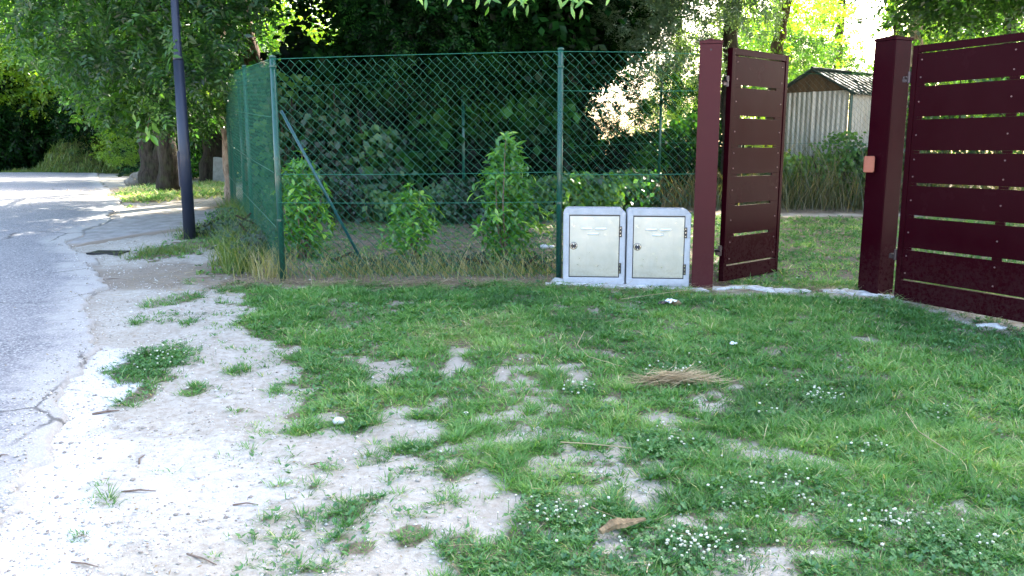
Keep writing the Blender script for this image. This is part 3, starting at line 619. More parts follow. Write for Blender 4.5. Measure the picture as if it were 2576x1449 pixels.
# middle: dark trees behind the back fence
tree('dark_canopy_tree', 'dense dark tree behind the long fence panel, its crown coloured black as in shade', 'tree', (-.6, 15.2),
     [(-.6, 15.2, 2.5), (-.8, 15.3, 5), (-.9, 15.2, 9)], [.25, .22, .18, .1],
     [B('dense', 1010, 60, 14.5, .9, 'leaf_shaded'), B('dense', 1080, 90, 13.8, 1.8, 'leaf_shaded'), B('dense', 1230, 40, 14.0, 2.0, 'leaf_shaded'), B('dense', 1070, -60, 14, 1.3, 'leaf_shaded'), B('dense', 1150, 180, 15.5, 2.0, 'leaf_shaded'), B('dense', 1000, 220, 15.5, 1.0, 'leaf_shaded'), B('dense', 1200, -180, 13.5, 2.8, 'leaf_shaded'), B('dense', 1280, 160, 16, 1.4, 'leaf_shaded'),
      up('dense', -1.0, 12.2, 7.2, 2.3, 'leaf_shaded'), up('dense', 1.2, 11.8, 6.6, 2.6, 'leaf_shaded'), up('dense', 1.0, 12.5, 9.2, 2.4, 'leaf_mid'), B('near', 1090, 90, 11.6, .8, 'leaf_shaded'), B('near', 980, 30, 11.8, .7, 'leaf_shaded'), B('near', 1200, 110, 12.0, .8, 'leaf_shaded')], 'bark', seed=31)
tree('dark_leaning_tree', 'dark-leaved tree whose slim trunk shows right of the middle fence post', 'tree', (at3(1440, 400, 15).x, 15.0),
     [at3(1452, 300, 15), at3(1470, 120, 15), at3(1500, -100, 15.0), at3(1500, -500, 15)], [.13, .12, .13, .11, .07],
     [B('dense', 1390, 40, 14.5, 1.5, 'leaf_shaded'), B('dense', 1520, -10, 15, 1.1, 'leaf_shaded'), B('dense', 1330, 260, 16.5, .9, 'leaf_shaded'), B('mid', 1620, 60, 16.5, .9, 'leaf_shaded'), B('dense', 1480, -150, 14.5, 1.8, 'leaf_shaded'), B('mid', 1700, -140, 15, 1.5, 'leaf_shaded'), B('near', 1560, 170, 14.6, .5, 'leaf_shaded'), B('near', 1590, 300, 14.2, .45, 'leaf_shaded'), B('near', 1470, 290, 14.2, .45, 'leaf_shaded'), B('glow', 1540, 260, 16, .9, 'leaf_shaded'), B('near', 1650, 230, 14.6, .45, 'leaf_shaded'), B('near', 1500, 130, 14.6, .45, 'leaf_shaded'), up('dense', 3.4, 12, 6.6, 2.6, 'leaf_shaded'), up('mid', 4.0, 12.8, 9.4, 2.6, 'leaf_mid')], 'bark', seed=32)
tree('grey_green_tree', 'furrowed trunk behind the gate with grey-green leaves to its left', 'tree', (at3(1842, 450, 13.6).x, 13.6),
     [at3(1840, 200, 13.6), at3(1838, 60, 13.6), at3(1836, -100, 13.5), at3(1830, -500, 13.5)], [.15, .13, .125, .12, .08],
     [B('near', 1700, 60, 12.6, .6, 'leaf_grey'), B('near', 1770, 150, 12.8, .35, 'leaf_grey'), B('near', 1650, 120, 12.8, .5, 'leaf_grey'), B('near', 1600, 20, 12.6, .6, 'leaf_grey'), B('near', 1700, 210, 13.4, .45, 'leaf_shaded'), B('near', 1800, -30, 12.4, .6, 'leaf_grey'), B('near', 1900, 0, 12.2, .5, 'leaf_grey'), up('mid', 5.8, 12, 6.4, 2.6, 'leaf_mid'), up('mid', 6.2, 13, 9.3, 2.6, 'leaf_mid')], 'bark', seed=33)
# right-hand wood
RT = [(1960, 17, 12, .13, 'brown leaning trunk above the open gate leaf', 'bark_red', [(1930, -60, 17, 1.3, 'leaf_sunlit'), (2010, 110, 20, 1.2, 'leaf_sunlit'), (2050, 20, 19, .9, 'leaf_sunlit'), (1920, 130, 19, 1.0, 'leaf_mid'), (2070, 60, 24, 1.2, 'leaf_mid'), (1980, 30, 23, 1.3, 'leaf_mid'), (1900, 40, 21, 1.0, 'leaf_mid'), (2040, 165, 18.5, .7, 'leaf_mid'), (2110, 160, 16, .45, 'leaf_mid'), (2170, 190, 15.5, .4, 'leaf_mid'), (1990, 150, 17, .4, 'leaf_mid'), (1990, 160, 26, 1.6, 'leaf_mid')]),
      (2305, 18, 2, .14, 'straight pale trunk rising above the right gate post', 'bark_pale', [(2340, -70, 18, 1.2, 'leaf_sunlit'), (2390, 30, 19, 1.2, 'leaf_sunlit'), (2470, 60, 18, 1.3, 'leaf_mid'), (2380, 110, 23, 1.4, 'leaf_mid')]),
      (2262, 19, -14, .09, 'thin dark trunk close left of the pale trunk above the gate post', 'bark', [(2300, 10, 20, .8, 'leaf_sunlit'), (2290, 100, 22, .7, 'leaf_mid')]),
      (2110, 22, 6, .1, 'slender tree behind the shed roof', 'bark', [(2070, 90, 22, .9, 'leaf_sunlit'), (2090, 0, 23, .8, 'leaf_sunlit'), (2130, 190, 24, .6, 'leaf_mid')]),
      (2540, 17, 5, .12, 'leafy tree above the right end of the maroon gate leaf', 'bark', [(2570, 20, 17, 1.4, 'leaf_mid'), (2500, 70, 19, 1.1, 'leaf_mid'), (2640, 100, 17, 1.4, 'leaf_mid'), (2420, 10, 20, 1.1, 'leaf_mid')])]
for i, (px, Y, ln, r, lab, bk, bl) in enumerate(RT):
    b = at3(px - ln * 2, 420, Y)
    tree('woodland_tree', lab, 'tree', (b.x, Y), [at3(px - ln, 200, Y), at3(px, 100, Y), at3(px + ln * 1.5, 0, Y), at3(px + ln * 4, -300, Y)], [r, r, r * .95, r * .85, r * .5],
         [B('glow', a, c, d, q, m) for a, c, d, q, m in bl], bk, group='trees in the wood behind the gate', seed=40 + i)
# far wood behind everything: sunlit and shaded looks put into the leaf colours
FW = [(700, 27, 'tree coloured bright as if sunlit above the fence corner', [(690, 120, 24, 1.5, 'leaf_sunlit'), (780, 70, 25, 1.9, 'leaf_sunlit'), (820, 180, 25, 1.4, 'leaf_sunlit'), (740, 240, 27, 1.3, 'leaf_sunlit'), (740, 130, 22, 1.0, 'leaf_sunlit'), (830, 90, 22, 1.1, 'leaf_sunlit'), (660, 190, 23, 1.0, 'leaf_sunlit')]),
      (900, 30, 'background tree hidden behind the dark canopy tree', [(940, 250, 30, 2.4, 'leaf_shaded'), (1010, 150, 30, 2.6, 'leaf_shaded'), (1040, 270, 30, 2.6, 'leaf_shaded')]),
      (1200, 28, 'background tree behind the middle of the long fence panel', [(1180, 240, 27, 2.6, 'leaf_shaded'), (1270, 200, 28, 2.4, 'leaf_shaded'), (1250, 60, 28, 3.0, 'leaf_shaded'), (1330, 40, 27, 2.0, 'leaf_shaded')]),
      (1700, 30, 'background tree seen through the short fence panel', [(1710, 260, 28, 1.3, 'leaf_sunlit'), (1760, 180, 28, 1.6, 'leaf_sunlit'), (1690, 340, 26, 1.2, 'leaf_sunlit')]),
      (1950, 32, 'sunlit background tree behind the open gate leaf', [(1900, 180, 30, 2.2, 'leaf_sunlit'), (1980, 60, 32, 2.6, 'leaf_sunlit'), (2060, 200, 32, 1.4, 'leaf_sunlit')]),
      (2380, 34, 'sunlit background tree right of the sky gap above the gate', [(2390, 100, 32, 2.2, 'leaf_sunlit'), (2500, 40, 34, 3, 'leaf_sunlit'), (2380, 230, 32, 2.6, 'leaf_mid'), (2600, 160, 30, 3.0, 'leaf_sunlit'), (2240, 240, 36, 2.0, 'leaf_mid')])]
for i, (px, Y, lab, bl) in enumerate(FW):
    b = at3(px, 400, Y)
    tree('background_tree', lab, 'tree', (b.x, Y), [at3(px, 250, Y), at3(px + 10, 50, Y)], [.2, .17, .1],
         [B('fdense' if m == 'leaf_shaded' else 'far', a, c, d, q, m) for a, c, d, q, m in bl], 'bark', group='trees far behind the fence', seed=60 + i)
# unseen tall trees added out of view to shade lawn and yard
TW = [(8.6, 12.6, [(8.0, 12, 6.4, 2.6), (8.6, 12.8, 9.2, 2.6), (8.3, 15.2, 5.2, 1.9)], 'unseen tall tree added for shade just outside the right edge, behind the wide gate leaf'), (10.8, 11.0, [(10.4, 11, 6.2, 2.7), (10.6, 11.8, 9.0, 2.7)], 'unseen tall tree added for shade furthest outside the right edge')]
for i, (x, y, bl, lab) in enumerate(TW):
    tree('added_shade_tree', lab, 'tree', (x, y), [(x + .1, y, 4), (x, y + .1, 9.5)], [.16, .13, .07],
         [up('dense', *q, 'leaf_mid') for q in bl], 'bark', group='tall trees added to shade the lawn', seed=80 + i)

# ivy hedge behind the back fence
def hedge(name, label, pts, zt, n, mat, L=(.06, .13), thick=.55, seed=1, W=.75, kind=None):
    pts = np.array(pts); seg = np.hypot(*np.diff(pts[:, :2], axis=0).T); cs = np.concatenate([[0], np.cumsum(seg)])
    t = rng.random(n) * cs[-1]; x = np.interp(t, cs, pts[:, 0]); y = np.interp(t, cs, pts[:, 1]); h = np.interp(t, cs, zt)
    h = h * (.75 + .5 * vn(t, t * 0, .5, seed)); u = rng.random(n); z = gh(x, y) + h * u
    bul = (fbm(t, z, .7, seed + 3) - .5) * 1.1; y = y + bul - np.abs(rng.normal(0, thick * .35, n)) + .2 + rng.random(n) ** 2 * thick * 1.5
    x = x + rng.normal(0, .1, n)
    D = norm(np.stack([rng.normal(0, .6, n), rng.normal(-.3, .4, n), rng.normal(-.6, .4, n)], -1)); N = norm(np.stack([rng.normal(0, .5, n), -np.ones(n), rng.uniform(.1, 1.1, n)], -1))
    LL = rng.uniform(*L, n); V, F = leaf_quads(np.stack([x, y, z], -1), D, N, LL, LL * W)
    tt_ = np.clip(.42 + (fbm(t, z, .55, seed + 9, 2) - .5) * 1.9 + rng.normal(0, .16, n), 0, 1)
    b = Vector((pts[0][0], pts[0][1], gz(pts[0][0], pts[0][1]))); root = empty(name, b, 0, label=label, cat='hedge')
    V = V - np.array(b); me = npmesh('foliage', V, F, False, {'tint': np.repeat(tt_, 4)}); link('foliage', me, M[mat], root, kind='stuff')
    m = MB(); k = 0; rr = random.Random(seed)
    for s in np.arange(.2, cs[-1], .45):
        X = float(np.interp(s, cs, pts[:, 0])); Y = float(np.interp(s, cs, pts[:, 1])); H = float(np.interp(s, cs, zt)); q = Vector((X, Y + .2, gz(X, Y))) - b
        m.tube([q, q + Vector((rr.gauss(0, .12), rr.gauss(0, .1), H * .5)), q + Vector((rr.gauss(0, .2), rr.gauss(0, .1), H * .95))], [.03, .022, .01], 5)
    m.build('stem', M['bark'], root, kind='stuff'); return root
hedge('ivy_hedge', 'tall dark ivy hedge behind the long fence panel', [(-4.2, 13.6), (-3.2, 12.9), (-1, 12.5), (.9, 12.9)], [1.9, 2.3, 2.6, 2.4], 15000, 'leaf_shaded', seed=2, L=(.09, .2), thick=1.1)
hedge('bramble_thicket', 'low tangled thicket behind the short fence panel and meter cabinets', [(.7, 13.3), (1.3, 14.3), (2.3, 14.6), (3.5, 14.3), (4.0, 14.2)], [1.9, 1.3, 1.35, 1.8, 1.9], 15000, 'leaf_shaded', seed=5, L=(.05, .11), thick=.8)
hedge('dark_backing_hedge', 'dark hedge row added behind the ivy hedge to keep light out', [(-3.9, 17.6), (-2, 17.6), (.5, 17.5), (1.2, 18)], [2.4, 4.2, 4.6, 3.5], 13000, 'leaf_shaded', seed=7, L=(.14, .26), thick=1.4)  # added dark backing, keeps light from showing through the ivy hedge
hedge('woodland_undergrowth', 'dark undergrowth left of the large old trunk behind the lamp pole', [(-13.5, 29), (-10.5, 26.5), (-7.5, 25.5), (-5.2, 18.5), (-4.6, 15.8)], [2.6, 2.4, 2.6, 2.6, 2.2], 18000, 'leaf_shaded', seed=9, L=(.1, .2), thick=1.2)
hedge('far_left_undergrowth', 'undergrowth coloured black as in shade behind the bend of the road', [(-36, 44), (-25, 46), (-17, 44), (-12, 38)], [6.5, 6.5, 5.5, 4.5], 20000, 'leaf_shaded', seed=13, L=(.2, .42), thick=2.5)
hedge('shed_thicket', 'bushes and climbers growing right of the metal shed', [(6.6, 14.6), (7.6, 15.0), (10.5, 13.5), (12, 11)], [1.7, 2.3, 2.6, 2.6], 12000, 'leaf_mid', seed=15, thick=.8)
hedge('green_creeper', 'mid-green climbing leaves on the back fence at its left end', [(-3.7, 11.9), (-2.6, 11.8), (-1.6, 11.9)], [1.9, 2.0, 1.2], 2600, 'leaf_mid', seed=23, L=(.08, .16), thick=.6)
hedge('roadside_weeds', 'low leafy weeds between the lamp pole and the side fence', [gat(495, 600), gat(560, 590), gat(600, 625), gat(625, 690)], [.16, .32, .38, .3], 3600, 'leaf_mid', seed=27, L=(.03, .075), thick=.4, W=.45)
hedge('fence_foot_weeds', 'low weeds and seedlings along the foot of the long fence panel', [(-1.85, 7.75), (-.9, 7.8), (.35, 7.7)], [.22, .12, .16], 1300, 'leaf_mid', seed=29, L=(.025, .06), thick=.3, W=.5)
hedge('yard_undergrowth', 'leafy undergrowth spreading in front of the old back fence', [(-3.3, 11.3), (-1, 11.2), (1, 11.6), (2.2, 12.9)], [.75, .5, .6, .55], 7000, 'leaf_mid', seed=33, L=(.05, .11), thick=.6)
hedge('shed_foot_weeds', 'green weeds hiding the lower wall of the metal shed', [(4.0, 13.9), (4.8, 13.7), (5.9, 13.5), (6.8, 13.4)], [.8, .75, 1.15, 1.3], 5200, 'leaf_mid', seed=35, L=(.05, .10), thick=.5)
hedge('sunlit_shrubs', 'bright sunlit shrubs between the back fence and the shed', [(4.3, 15.6), (4.9, 15.9)], [1.0, .9], 1400, 'leaf_sunlit', seed=17, thick=.5)

# ------------------------------------------------------------------ single leaves and shrubs
def leaf_mesh(name, L, W, fold=.18, curl=.25, tint=.5):
    V = []; F = []; N = 5
    ws = [.12, .75, 1.0, .7, .0]
    for i, wd in enumerate(ws):
        t = i / (N - 1); y = L * t; z = -curl * L * t * t
        V += [(-W * .5 * wd, y, z + W * fold * wd), (0, y, z), (W * .5 * wd, y, z + W * fold * wd)]
    for i in range(N - 1):
        a = i * 3; F += [(a, a + 1, a + 4, a + 3), (a + 1, a + 2, a + 5, a + 4)]
    return npmesh(name, np.array(V), np.array(F), True, {'tint': np.full(len(V), tint)})
LM = {}
def leaves_of(key, mat, L, W, **k):
    LM[key] = [leaf_mesh('leaf', L, W, tint=t, **k) for t in (.1, .25, .4, .55, .7, .95)]
    for m_ in LM[key]: m_.materials.append(M[mat])
leaves_of('laurel', 'leaf_laurel', .108, .042, curl=.2)
leaves_of('walnut', 'leaf_laurel', .17, .075, curl=.25)
leaves_of('maple', 'leaf_mid', .10, .08, curl=.2)
def orient(D, N):
    D = Vector(D).normalized(); N = Vector(N); N = (N - D * N.dot(D)).normalized(); X = D.cross(N)
    return Matrix((X, D, N)).transposed().to_euler()
def shrub(name, label, cat, base, H, Wd, nstem, whorls, per, key='laurel', group=None, seed=1, prof=None, fill=1500, fillmat='leaf_laurel', sc_=1.0):
    r = random.Random(seed); b = Vector((base[0], base[1], gz(*base) - .02)); root = empty(name, b, 0, label=label, cat=cat, group=group)
    prof = prof or (lambda t: math.sin(math.pi * min(1, .16 + t * .84)) ** .7)
    stems = []
    for s in range(nstem):
        a = r.uniform(0, 6.28); t1 = r.uniform(.55, 1.0) if s else 1.0; q = r.uniform(.3, 1) if s else .15
        top = Vector((math.cos(a) * Wd * .5 * q * prof(t1) * 1.2, math.sin(a) * Wd * .45 * q, H * t1))
        mid = Vector((top.x * .6 + r.gauss(0, .03), top.y * .6, H * t1 * .5)); stems.append((Vector((top.x * .12, top.y * .12, 0)), mid, top))
        MB().tube([stems[-1][0], mid, top], [.012, .008, .003], 5).build('stem', M['twig'], root)
    nleaf = 0
    for w_ in range(whorls):
        st_ = r.choice(stems); t = r.uniform(.12, 1) ** .8
        c = st_[0].lerp(st_[1], t * 2) if t < .5 else st_[1].lerp(st_[2], t * 2 - 1)
        if w_ < nstem: c = stems[w_][2].copy()
        else:
            a = r.uniform(0, 6.28); rr = Wd * .5 * prof(max(.05, c.z / H)) * r.uniform(.4, 1.05) * float(.72 + .75 * vn(np.array([a * .55]), np.array([c.z * 3]), 1.0, seed)[0])
            c = Vector((c.x * .35 + math.cos(a) * rr, c.y * .35 + math.sin(a) * rr * .8, c.z + r.uniform(-.04, .04)))
            m_ = None
        out = Vector((c.x, c.y, Wd * .35)).normalized()
        for k in range(per):
            a = k * 2.4 + r.uniform(-.3, .3); o_ = out.orthogonal().normalized(); o2 = out.cross(o_)
            d = (o_ * math.cos(a) + o2 * math.sin(a)) * r.uniform(.7, 1.1) + out * r.uniform(.2, .8) + Vector((0, 0, -.15))
            lf = link('leaf', r.choice(LM[key]), None, root); s_ = r.uniform(.65, 1.25) * sc_
            lf.location = c + Vector((r.gauss(0, .012), r.gauss(0, .012), r.gauss(0, .012))); lf.rotation_euler = orient(d, out + Vector((0, 0, .6))); lf.scale = (s_, s_, s_); nleaf += 1
    if fill:
        th = rng.uniform(0, 6.283, fill); zt_ = rng.uniform(.06, .93, fill); pf = np.array([prof(t) for t in zt_]); rr = Wd * .44 * pf * np.sqrt(rng.random(fill)) * (.68 + .75 * vn(th * .55, zt_ * H * 3, 1.0, seed))
        P = np.stack([np.cos(th) * rr, np.sin(th) * rr * .8, zt_ * H], -1); D = norm(rng.normal(0, 1, (fill, 3)) + np.array([0, 0, -.2])); Nn = norm(rng.normal(0, .6, (fill, 3)) + np.array([0, -.3, 1]))
        LL = rng.uniform(.06, .10, fill) * sc_; V, F = leaf_quads(P, D, Nn, LL, LL * .42)
        link('inner_foliage', npmesh('inner_foliage', V, F, False, {'tint': np.repeat(np.clip(rng.normal(.15, .15, fill), 0, 1), 4)}), M[fillmat], root, kind='stuff')  # inner leaves tinted darker: shade inside the shrub put into the colour
    return root
shrub('laurel_shrub', 'largest laurel shrub, pointed top, just left of the middle fence post', 'shrub', gat(1275, 668), 1.30, .86, 8, 60, 5, seed=2, group='laurel shrubs behind the fence', fill=1900, prof=lambda t: max(.06, (1 - max(0, t - .35) / .68) ** .8 * min(1, .3 + t * 2.2)))
shrub('laurel_shrub', 'smallest laurel shrub, between the brace and the largest shrub', 'shrub', gat(1035, 655), .78, .50, 5, 40, 5, seed=5, group='laurel shrubs behind the fence', fill=560)
shrub('laurel_shrub', 'laurel shrub crossed by the diagonal brace next to the corner post', 'shrub', gat(768, 648), 1.12, .58, 6, 48, 5, seed=8, group='laurel shrubs behind the fence', fill=900)
# hanging sprays of big leaves by the stump
def spray(name, label, P, key, n, spread, seed, scale=1.0, group=None):
    r = random.Random(seed); root = empty(name, P, 0, label=label, cat='branch', group=group)
    MB().tube([Vector((.1, .3, .75)), Vector((.05, .12, .35)), Vector((0, 0, 0))], [.012, .009, .004], 5).build('twig', M['twig'], root)
    for k in range(n):
        t = r.random(); c = Vector((.05 * t + r.gauss(0, spread), r.gauss(0, spread), .6 * t + r.gauss(0, spread * .4)))
        d = Vector((r.gauss(0, .5), r.gauss(-.2, .4), -1)); lf = link('leaf', r.choice(LM[key]), None, root)
        lf.location = c; s_ = scale * r.uniform(.7, 1.25); lf.scale = (s_, s_, s_); lf.rotation_euler = orient(d, Vector((r.gauss(0, .4), -1, .4)))
for i, (px, py, Y, n_, lab) in enumerate([(365, 350, 12.6, 16, 'hanging spray of large bright leaves in front of the stump'), (470, 250, 12.2, 30, 'drooping spray of big green leaves just right of the lamp pole'), (400, 225, 12.0, 34, 'drooping spray of big green leaves just left of the lamp pole')]):
    spray('hanging_branch', lab, at3(px, py, Y), 'walnut', n_, .22, 50 + i, .9, group='leafy branches hanging around the lamp pole')
# compound leaves dipping into the top of the picture
root = empty('overhanging_branch', at3(1300, -22, 7.8), 0, label='fresh green compound leaves dipping in at the top centre of the picture', cat='branch')
MB().tube([Vector((-2.0, 5.5, 3.4)), Vector((-1.9, 2.4, 2.2)), Vector((-1.4, .5, .55)), Vector((-.3, .1, .16)), Vector((.8, 0, .12))], [.06, .04, .02, .012, .005], 7).build('twig', M['twig'], root)
r = random.Random(5)
for k in range(22):
    a = Vector((-1.1 + 2.0 * k / 21 + r.gauss(0, .03), r.gauss(0, .08), .12)); ax = Vector((r.gauss(0, .35), r.gauss(-.2, .2), -1)).normalized(); sd = Vector((1, r.gauss(0, .4), .2)).normalized()
    ln = r.uniform(.12, .3) if k > 8 else r.uniform(.08, .2)
    for j in range(7):
        t = (j // 2 + 1) / 4; d = ax * .5 + sd * (1 if j % 2 else -1) if j < 6 else ax; lf = link('leaf', r.choice(LM['laurel']), None, root)
        lf.location = a + ax * ln * t; lf.rotation_euler = orient(d, Vector((r.gauss(0, .3), -1, .5))); s_ = r.uniform(.8, 1.1); lf.scale = (s_ * .8, s_, s_)

# ------------------------------------------------------------------ chain-link fences
def chain(p, q, z0a, z1a, z0b, z1b, W=.08, H=.08, r=.0027, jit=.0035, mat='wire', parent=None, base=Vector((0, 0, 0)), sag=.0):
    p = np.array(p, float); q = np.array(q, float); Ln = np.hypot(*(q - p)); u = (q - p) / Ln; nrm = np.array([u[1], -u[0]])
    nc = int(Ln / (W / 2)); nr = int(max(z1a - z0a, z1b - z0b) / (H / 2)); J = rng.normal(0, jit, (nc + 2, nr + 1, 2))
    Vv = []; Ff = []; b = 0
    j = np.arange(nr + 1)
    for i in range(nc):
        col = i + ((i + j) % 2); s = col * W / 2 + J[col, j, 0]; t = col * W / 2 / Ln
        zt = z1a + (z1b - z1a) * t - sag * 4 * t * (1 - t); zb = z0a + (z0b - z0a) * t
        z = zt - j * H / 2 + J[col, j, 1]; ok = z > zb - .01
        dd = .004 * np.where((i + j) % 2, 1, -1) ; X = p[0] + u[0] * s + nrm[0] * dd; Y = p[1] + u[1] * s + nrm[1] * dd
        k = int(ok.sum()); C = np.stack([X, Y, z], -1)[ok]
        if k < 2: continue
        ring = []
        for a in (0, 2.094, 4.189): ring.append(C + r * (math.cos(a) * np.array([u[0], u[1], .4]) + math.sin(a) * np.array([nrm[0], nrm[1], 0])))
        Vv.append(np.stack(ring, 1).reshape(-1, 3)); kk = np.arange(k - 1)[:, None] * 3 + b
        for a in range(3): Ff.append(np.concatenate([kk + a, kk + (a + 1) % 3, kk + 3 + (a + 1) % 3, kk + 3 + a], 1))
        b += k * 3
    V = np.concatenate(Vv) - np.array(base); o = link('wire_mesh', npmesh('wire_mesh', V, np.concatenate(Ff), False), M[mat], parent, kind='stuff'); return o
def wire(p, q, r=.0025, sag=.01, n=14): 
    p, q = Vector(p), Vector(q); return MB().tube([p.lerp(q, t / n) - Vector((0, 0, sag * 4 * t / n * (1 - t / n))) for t in range(n + 1)], r, 5)
def post(root, P, h, r, mat='green_paint', base=Vector((0, 0, 0)), collars=()):
    P = Vector(P) - base
    o = MB().tube([P + Vector((0, 0, -.1)), P + Vector((0, 0, h))], r, 16).build('post', M[mat], root, smooth=False)
    for p in o.data.polygons: p.use_smooth = len(p.vertices) == 4
    m = MB().tube([P + Vector((0, 0, h + .001)), P + Vector((0, 0, h + .012)), P + Vector((0, 0, h + .02))], [r * 1.12, r * 1.12, r * .6], 14); c = m.build('post_cap', M[mat], root)
    c.parent = o
    for z in collars:
        MB().tube([P + Vector((0, 0, z)), P + Vector((0, 0, z + .016))], r * 1.14, 14).build('wire_clamp', M[mat], o)
    return o
C0 = Vector((-2.10, 7.42, gz(-2.1, 7.42))); C1 = Vector((.43, 7.47, gz(.43, 7.47))); C2 = Vector((1.60, 7.28, gz(1.6, 7.28)))
top0 = at3(692, 150, 7.42).z; top1 = at3(1411, 131, 7.47).z; top2 = at3(1752, 137, 7.28).z
f1_ = empty('chain_link_fence', C0, 0, label='green chain-link fence facing the camera from the corner post to the gate', cat='fence')
post(f1_, C0, at3(692, 145, 7.42).z - C0.z, .028, base=C0, collars=(1.9, 1.1, .55)); post(f1_, C1, at3(1411, 125, 7.47).z - C1.z, .026, base=C0, collars=(1.9, 1.1, .7))
fr = .033
chain((C0.x, C0.y - fr), (C1.x, C1.y - fr), C0.z + .02, top0 - .012, C1.z + .02, top1 - .012, parent=f1_, base=C0, sag=.005)
chain((C1.x, C1.y - fr), (C2.x, C2.y - fr + .02), C1.z + .71, top1 - .012, C2.z + .70, top2 - .012, parent=f1_, base=C0, W=.083)
for (pa, pb, ya, yb, sg) in (((C0), (C1), top0, top1, -.006), (C1, C2, top1, top2, -.005), (C0, C1, at3(700, 438, 7.42).z, at3(1405, 432, 7.47).z, .01), (C0, C1, at3(700, 509, 7.42).z, at3(1405, 507, 7.47).z, .008),
                             (C1, C2, at3(1411, 229, 7.47).z, at3(1750, 229, 7.28).z, .004), (C1, C2, at3(1411, 437, 7.47).z, at3(1750, 437, 7.28).z, .006)):
    wire(Vector((pa.x, pa.y - fr - .006, ya)) - C0, Vector((pb.x, pb.y - fr - .006, yb)) - C0, sag=sg).build('line_wire', M['wire'], f1_)
bt = at3(707, 278, 7.48); gx, gy = gat(928, 682)
mb = MB().tube([bt - C0, Vector((gx, gy, gz(gx, gy) - .03)) - C0], .014, 10); mb.build('diagonal_brace', paint('blue_green_paint', (.005, .07, .085), .35), f1_, smooth=True, label='blue-green diagonal brace leaning right')
# side fence along the driveway
S1 = Vector((-4.42, 13.0, gz(-4.42, 13.0)))
f2_ = empty('chain_link_fence', C0 + Vector((-.02, .06, 0)), 0, label='green chain-link fence running back from the corner post beside the lamp pole', cat='fence'); bb = Vector(f2_.location)
tS = at3(572, 186, 13.0).z
for t in (.46, 1.0):
    P = C0.lerp(S1, t); P.z = gz(P.x, P.y); post(f2_, P, (top0 + (tS - top0) * t) - P.z + .02, .024, base=bb)
chain((C0.x - .03, C0.y), (S1.x - .03, S1.y), C0.z + .02, top0, S1.z + .02, tS - .01, parent=f2_, base=bb, W=.08, H=.08, r=.0016)
for f in (1.0, .75, .5, .25): wire(Vector((C0.x - .036, C0.y, C0.z + (top0 - C0.z) * f)) - bb, Vector((S1.x - .036, S1.y, S1.z + (tS - S1.z) * f)) - bb, r=.003).build('line_wire', M['wire'], f2_)
# back fence
BP = [(-3.9, 12.0), (-.70, 12.0), (2.40, 13.5), (5.95, 13.6), (9.5, 12.2)]; hts = [None, 172, 165, 170, None]; pxs = [0, 1170, 1648, 2182, 0]
f3_ = empty('back_chain_link_fence', (BP[0][0], BP[0][1], gz(*BP[0])), 0, label='old chain-link fence at the back of the yard before the hedge and shed', cat='fence'); bb = Vector(f3_.location); tz = []
for (x, y), h, px in zip(BP, hts, pxs):
    z = gz(x, y); T = at3(px, h, y).z if h else z + 1.9; tz.append(T); post(f3_, (x, y, z), T - z, .022, base=bb, mat='green_paint')
for i in range(4):
    a, b_ = BP[i], BP[i + 1]
    chain(a, b_, gz(*a) + .05, tz[i] - .1, gz(*b_) + .05, tz[i + 1] - .1, W=.10, H=.10, r=.0016, parent=f3_, base=bb, mat='wire_old')
    for f in (1, .48): wire(Vector((a[0], a[1] - .03, gz(*a) + (tz[i] - .1 - gz(*a)) * f)) - bb, Vector((b_[0], b_[1] - .03, gz(*b_) + (tz[i + 1] - .1 - gz(*b_)) * f)) - bb, .0022).build('line_wire', M['wire'], f3_)

# ------------------------------------------------------------------ tall weeds and dry stems along the fences
def tallgrass(fx, n, H, mat_t, W=.006, lean=.35):
    x, y = fx(n); n = len(x); a = rng.uniform(0, 6.283, n); l = np.abs(rng.normal(0, lean, n))
    D = norm(np.stack([np.cos(a) * l, np.sin(a) * l, np.ones(n)], -1)); bend = np.stack([np.cos(a) * .3, np.sin(a) * .3, -rng.uniform(0, .25, n)], -1)
    return blades(np.stack([x, y, gtop(x, y) - .01], -1), D, bend, rng.uniform(H * .35, H, n), np.full(n, W) * rng.uniform(.6, 1.4, n), np.clip(rng.normal(mat_t[0], mat_t[1], n), 0, 1), 3)
tg = [tallgrass(along([gat(600, 690), gat(610, 600), gat(600, 540)], .10), 3400, .44, (.26, .2), .007), tallgrass(along([gat(660, 690), gat(700, 705)], .10), 260, .45, (.75, .2), .004),
      tallgrass(along([gat(520, 590), gat(590, 575)], .22), 900, .22, (.2, .2)), tallgrass(along([(-1.9, 7.7), (0.3, 7.75)], .14), 650, .38, (.75, .22), .0045), tallgrass(along([(-1.9, 7.7), (0.3, 7.75)], .14), 900, .16, (.3, .3), .006),
      tallgrass(along([gat(360, 640), gat(470, 625)], .16), 700, .12, (.25, .2))]
blade_object('tall_weeds', tg, M['weed'], label='tall weeds and dry stems around the corner post and fence foot', cat='weeds', kind='stuff')
tg = [tallgrass(along([(-3.8, 11.9), (-.7, 11.8), (2.4, 13.3)], .25), 1300, .6, (.75, .28), .008), tallgrass(along([(2.4, 13.3), (5.9, 13.1), (8.5, 12.2)], .25), 2600, .85, (.5, .28), .009), tallgrass(along([(3.6, 13.6), (8.5, 12.6)], .25), 500, 1.6, (.4, .25), .010, .2)]
blade_object('dry_tall_grass', tg, M['dry_weed'], label='band of tall dry grass along the back fence and under the shed', cat='grass', kind='stuff')
tg = [tallgrass(lambda n: (bankpts[0].ravel()[rng.integers(0, bankpts[0].size, n)], bankpts[1].ravel()[rng.integers(0, bankpts[0].size, n)]), 10, .3, (.3, .2))]
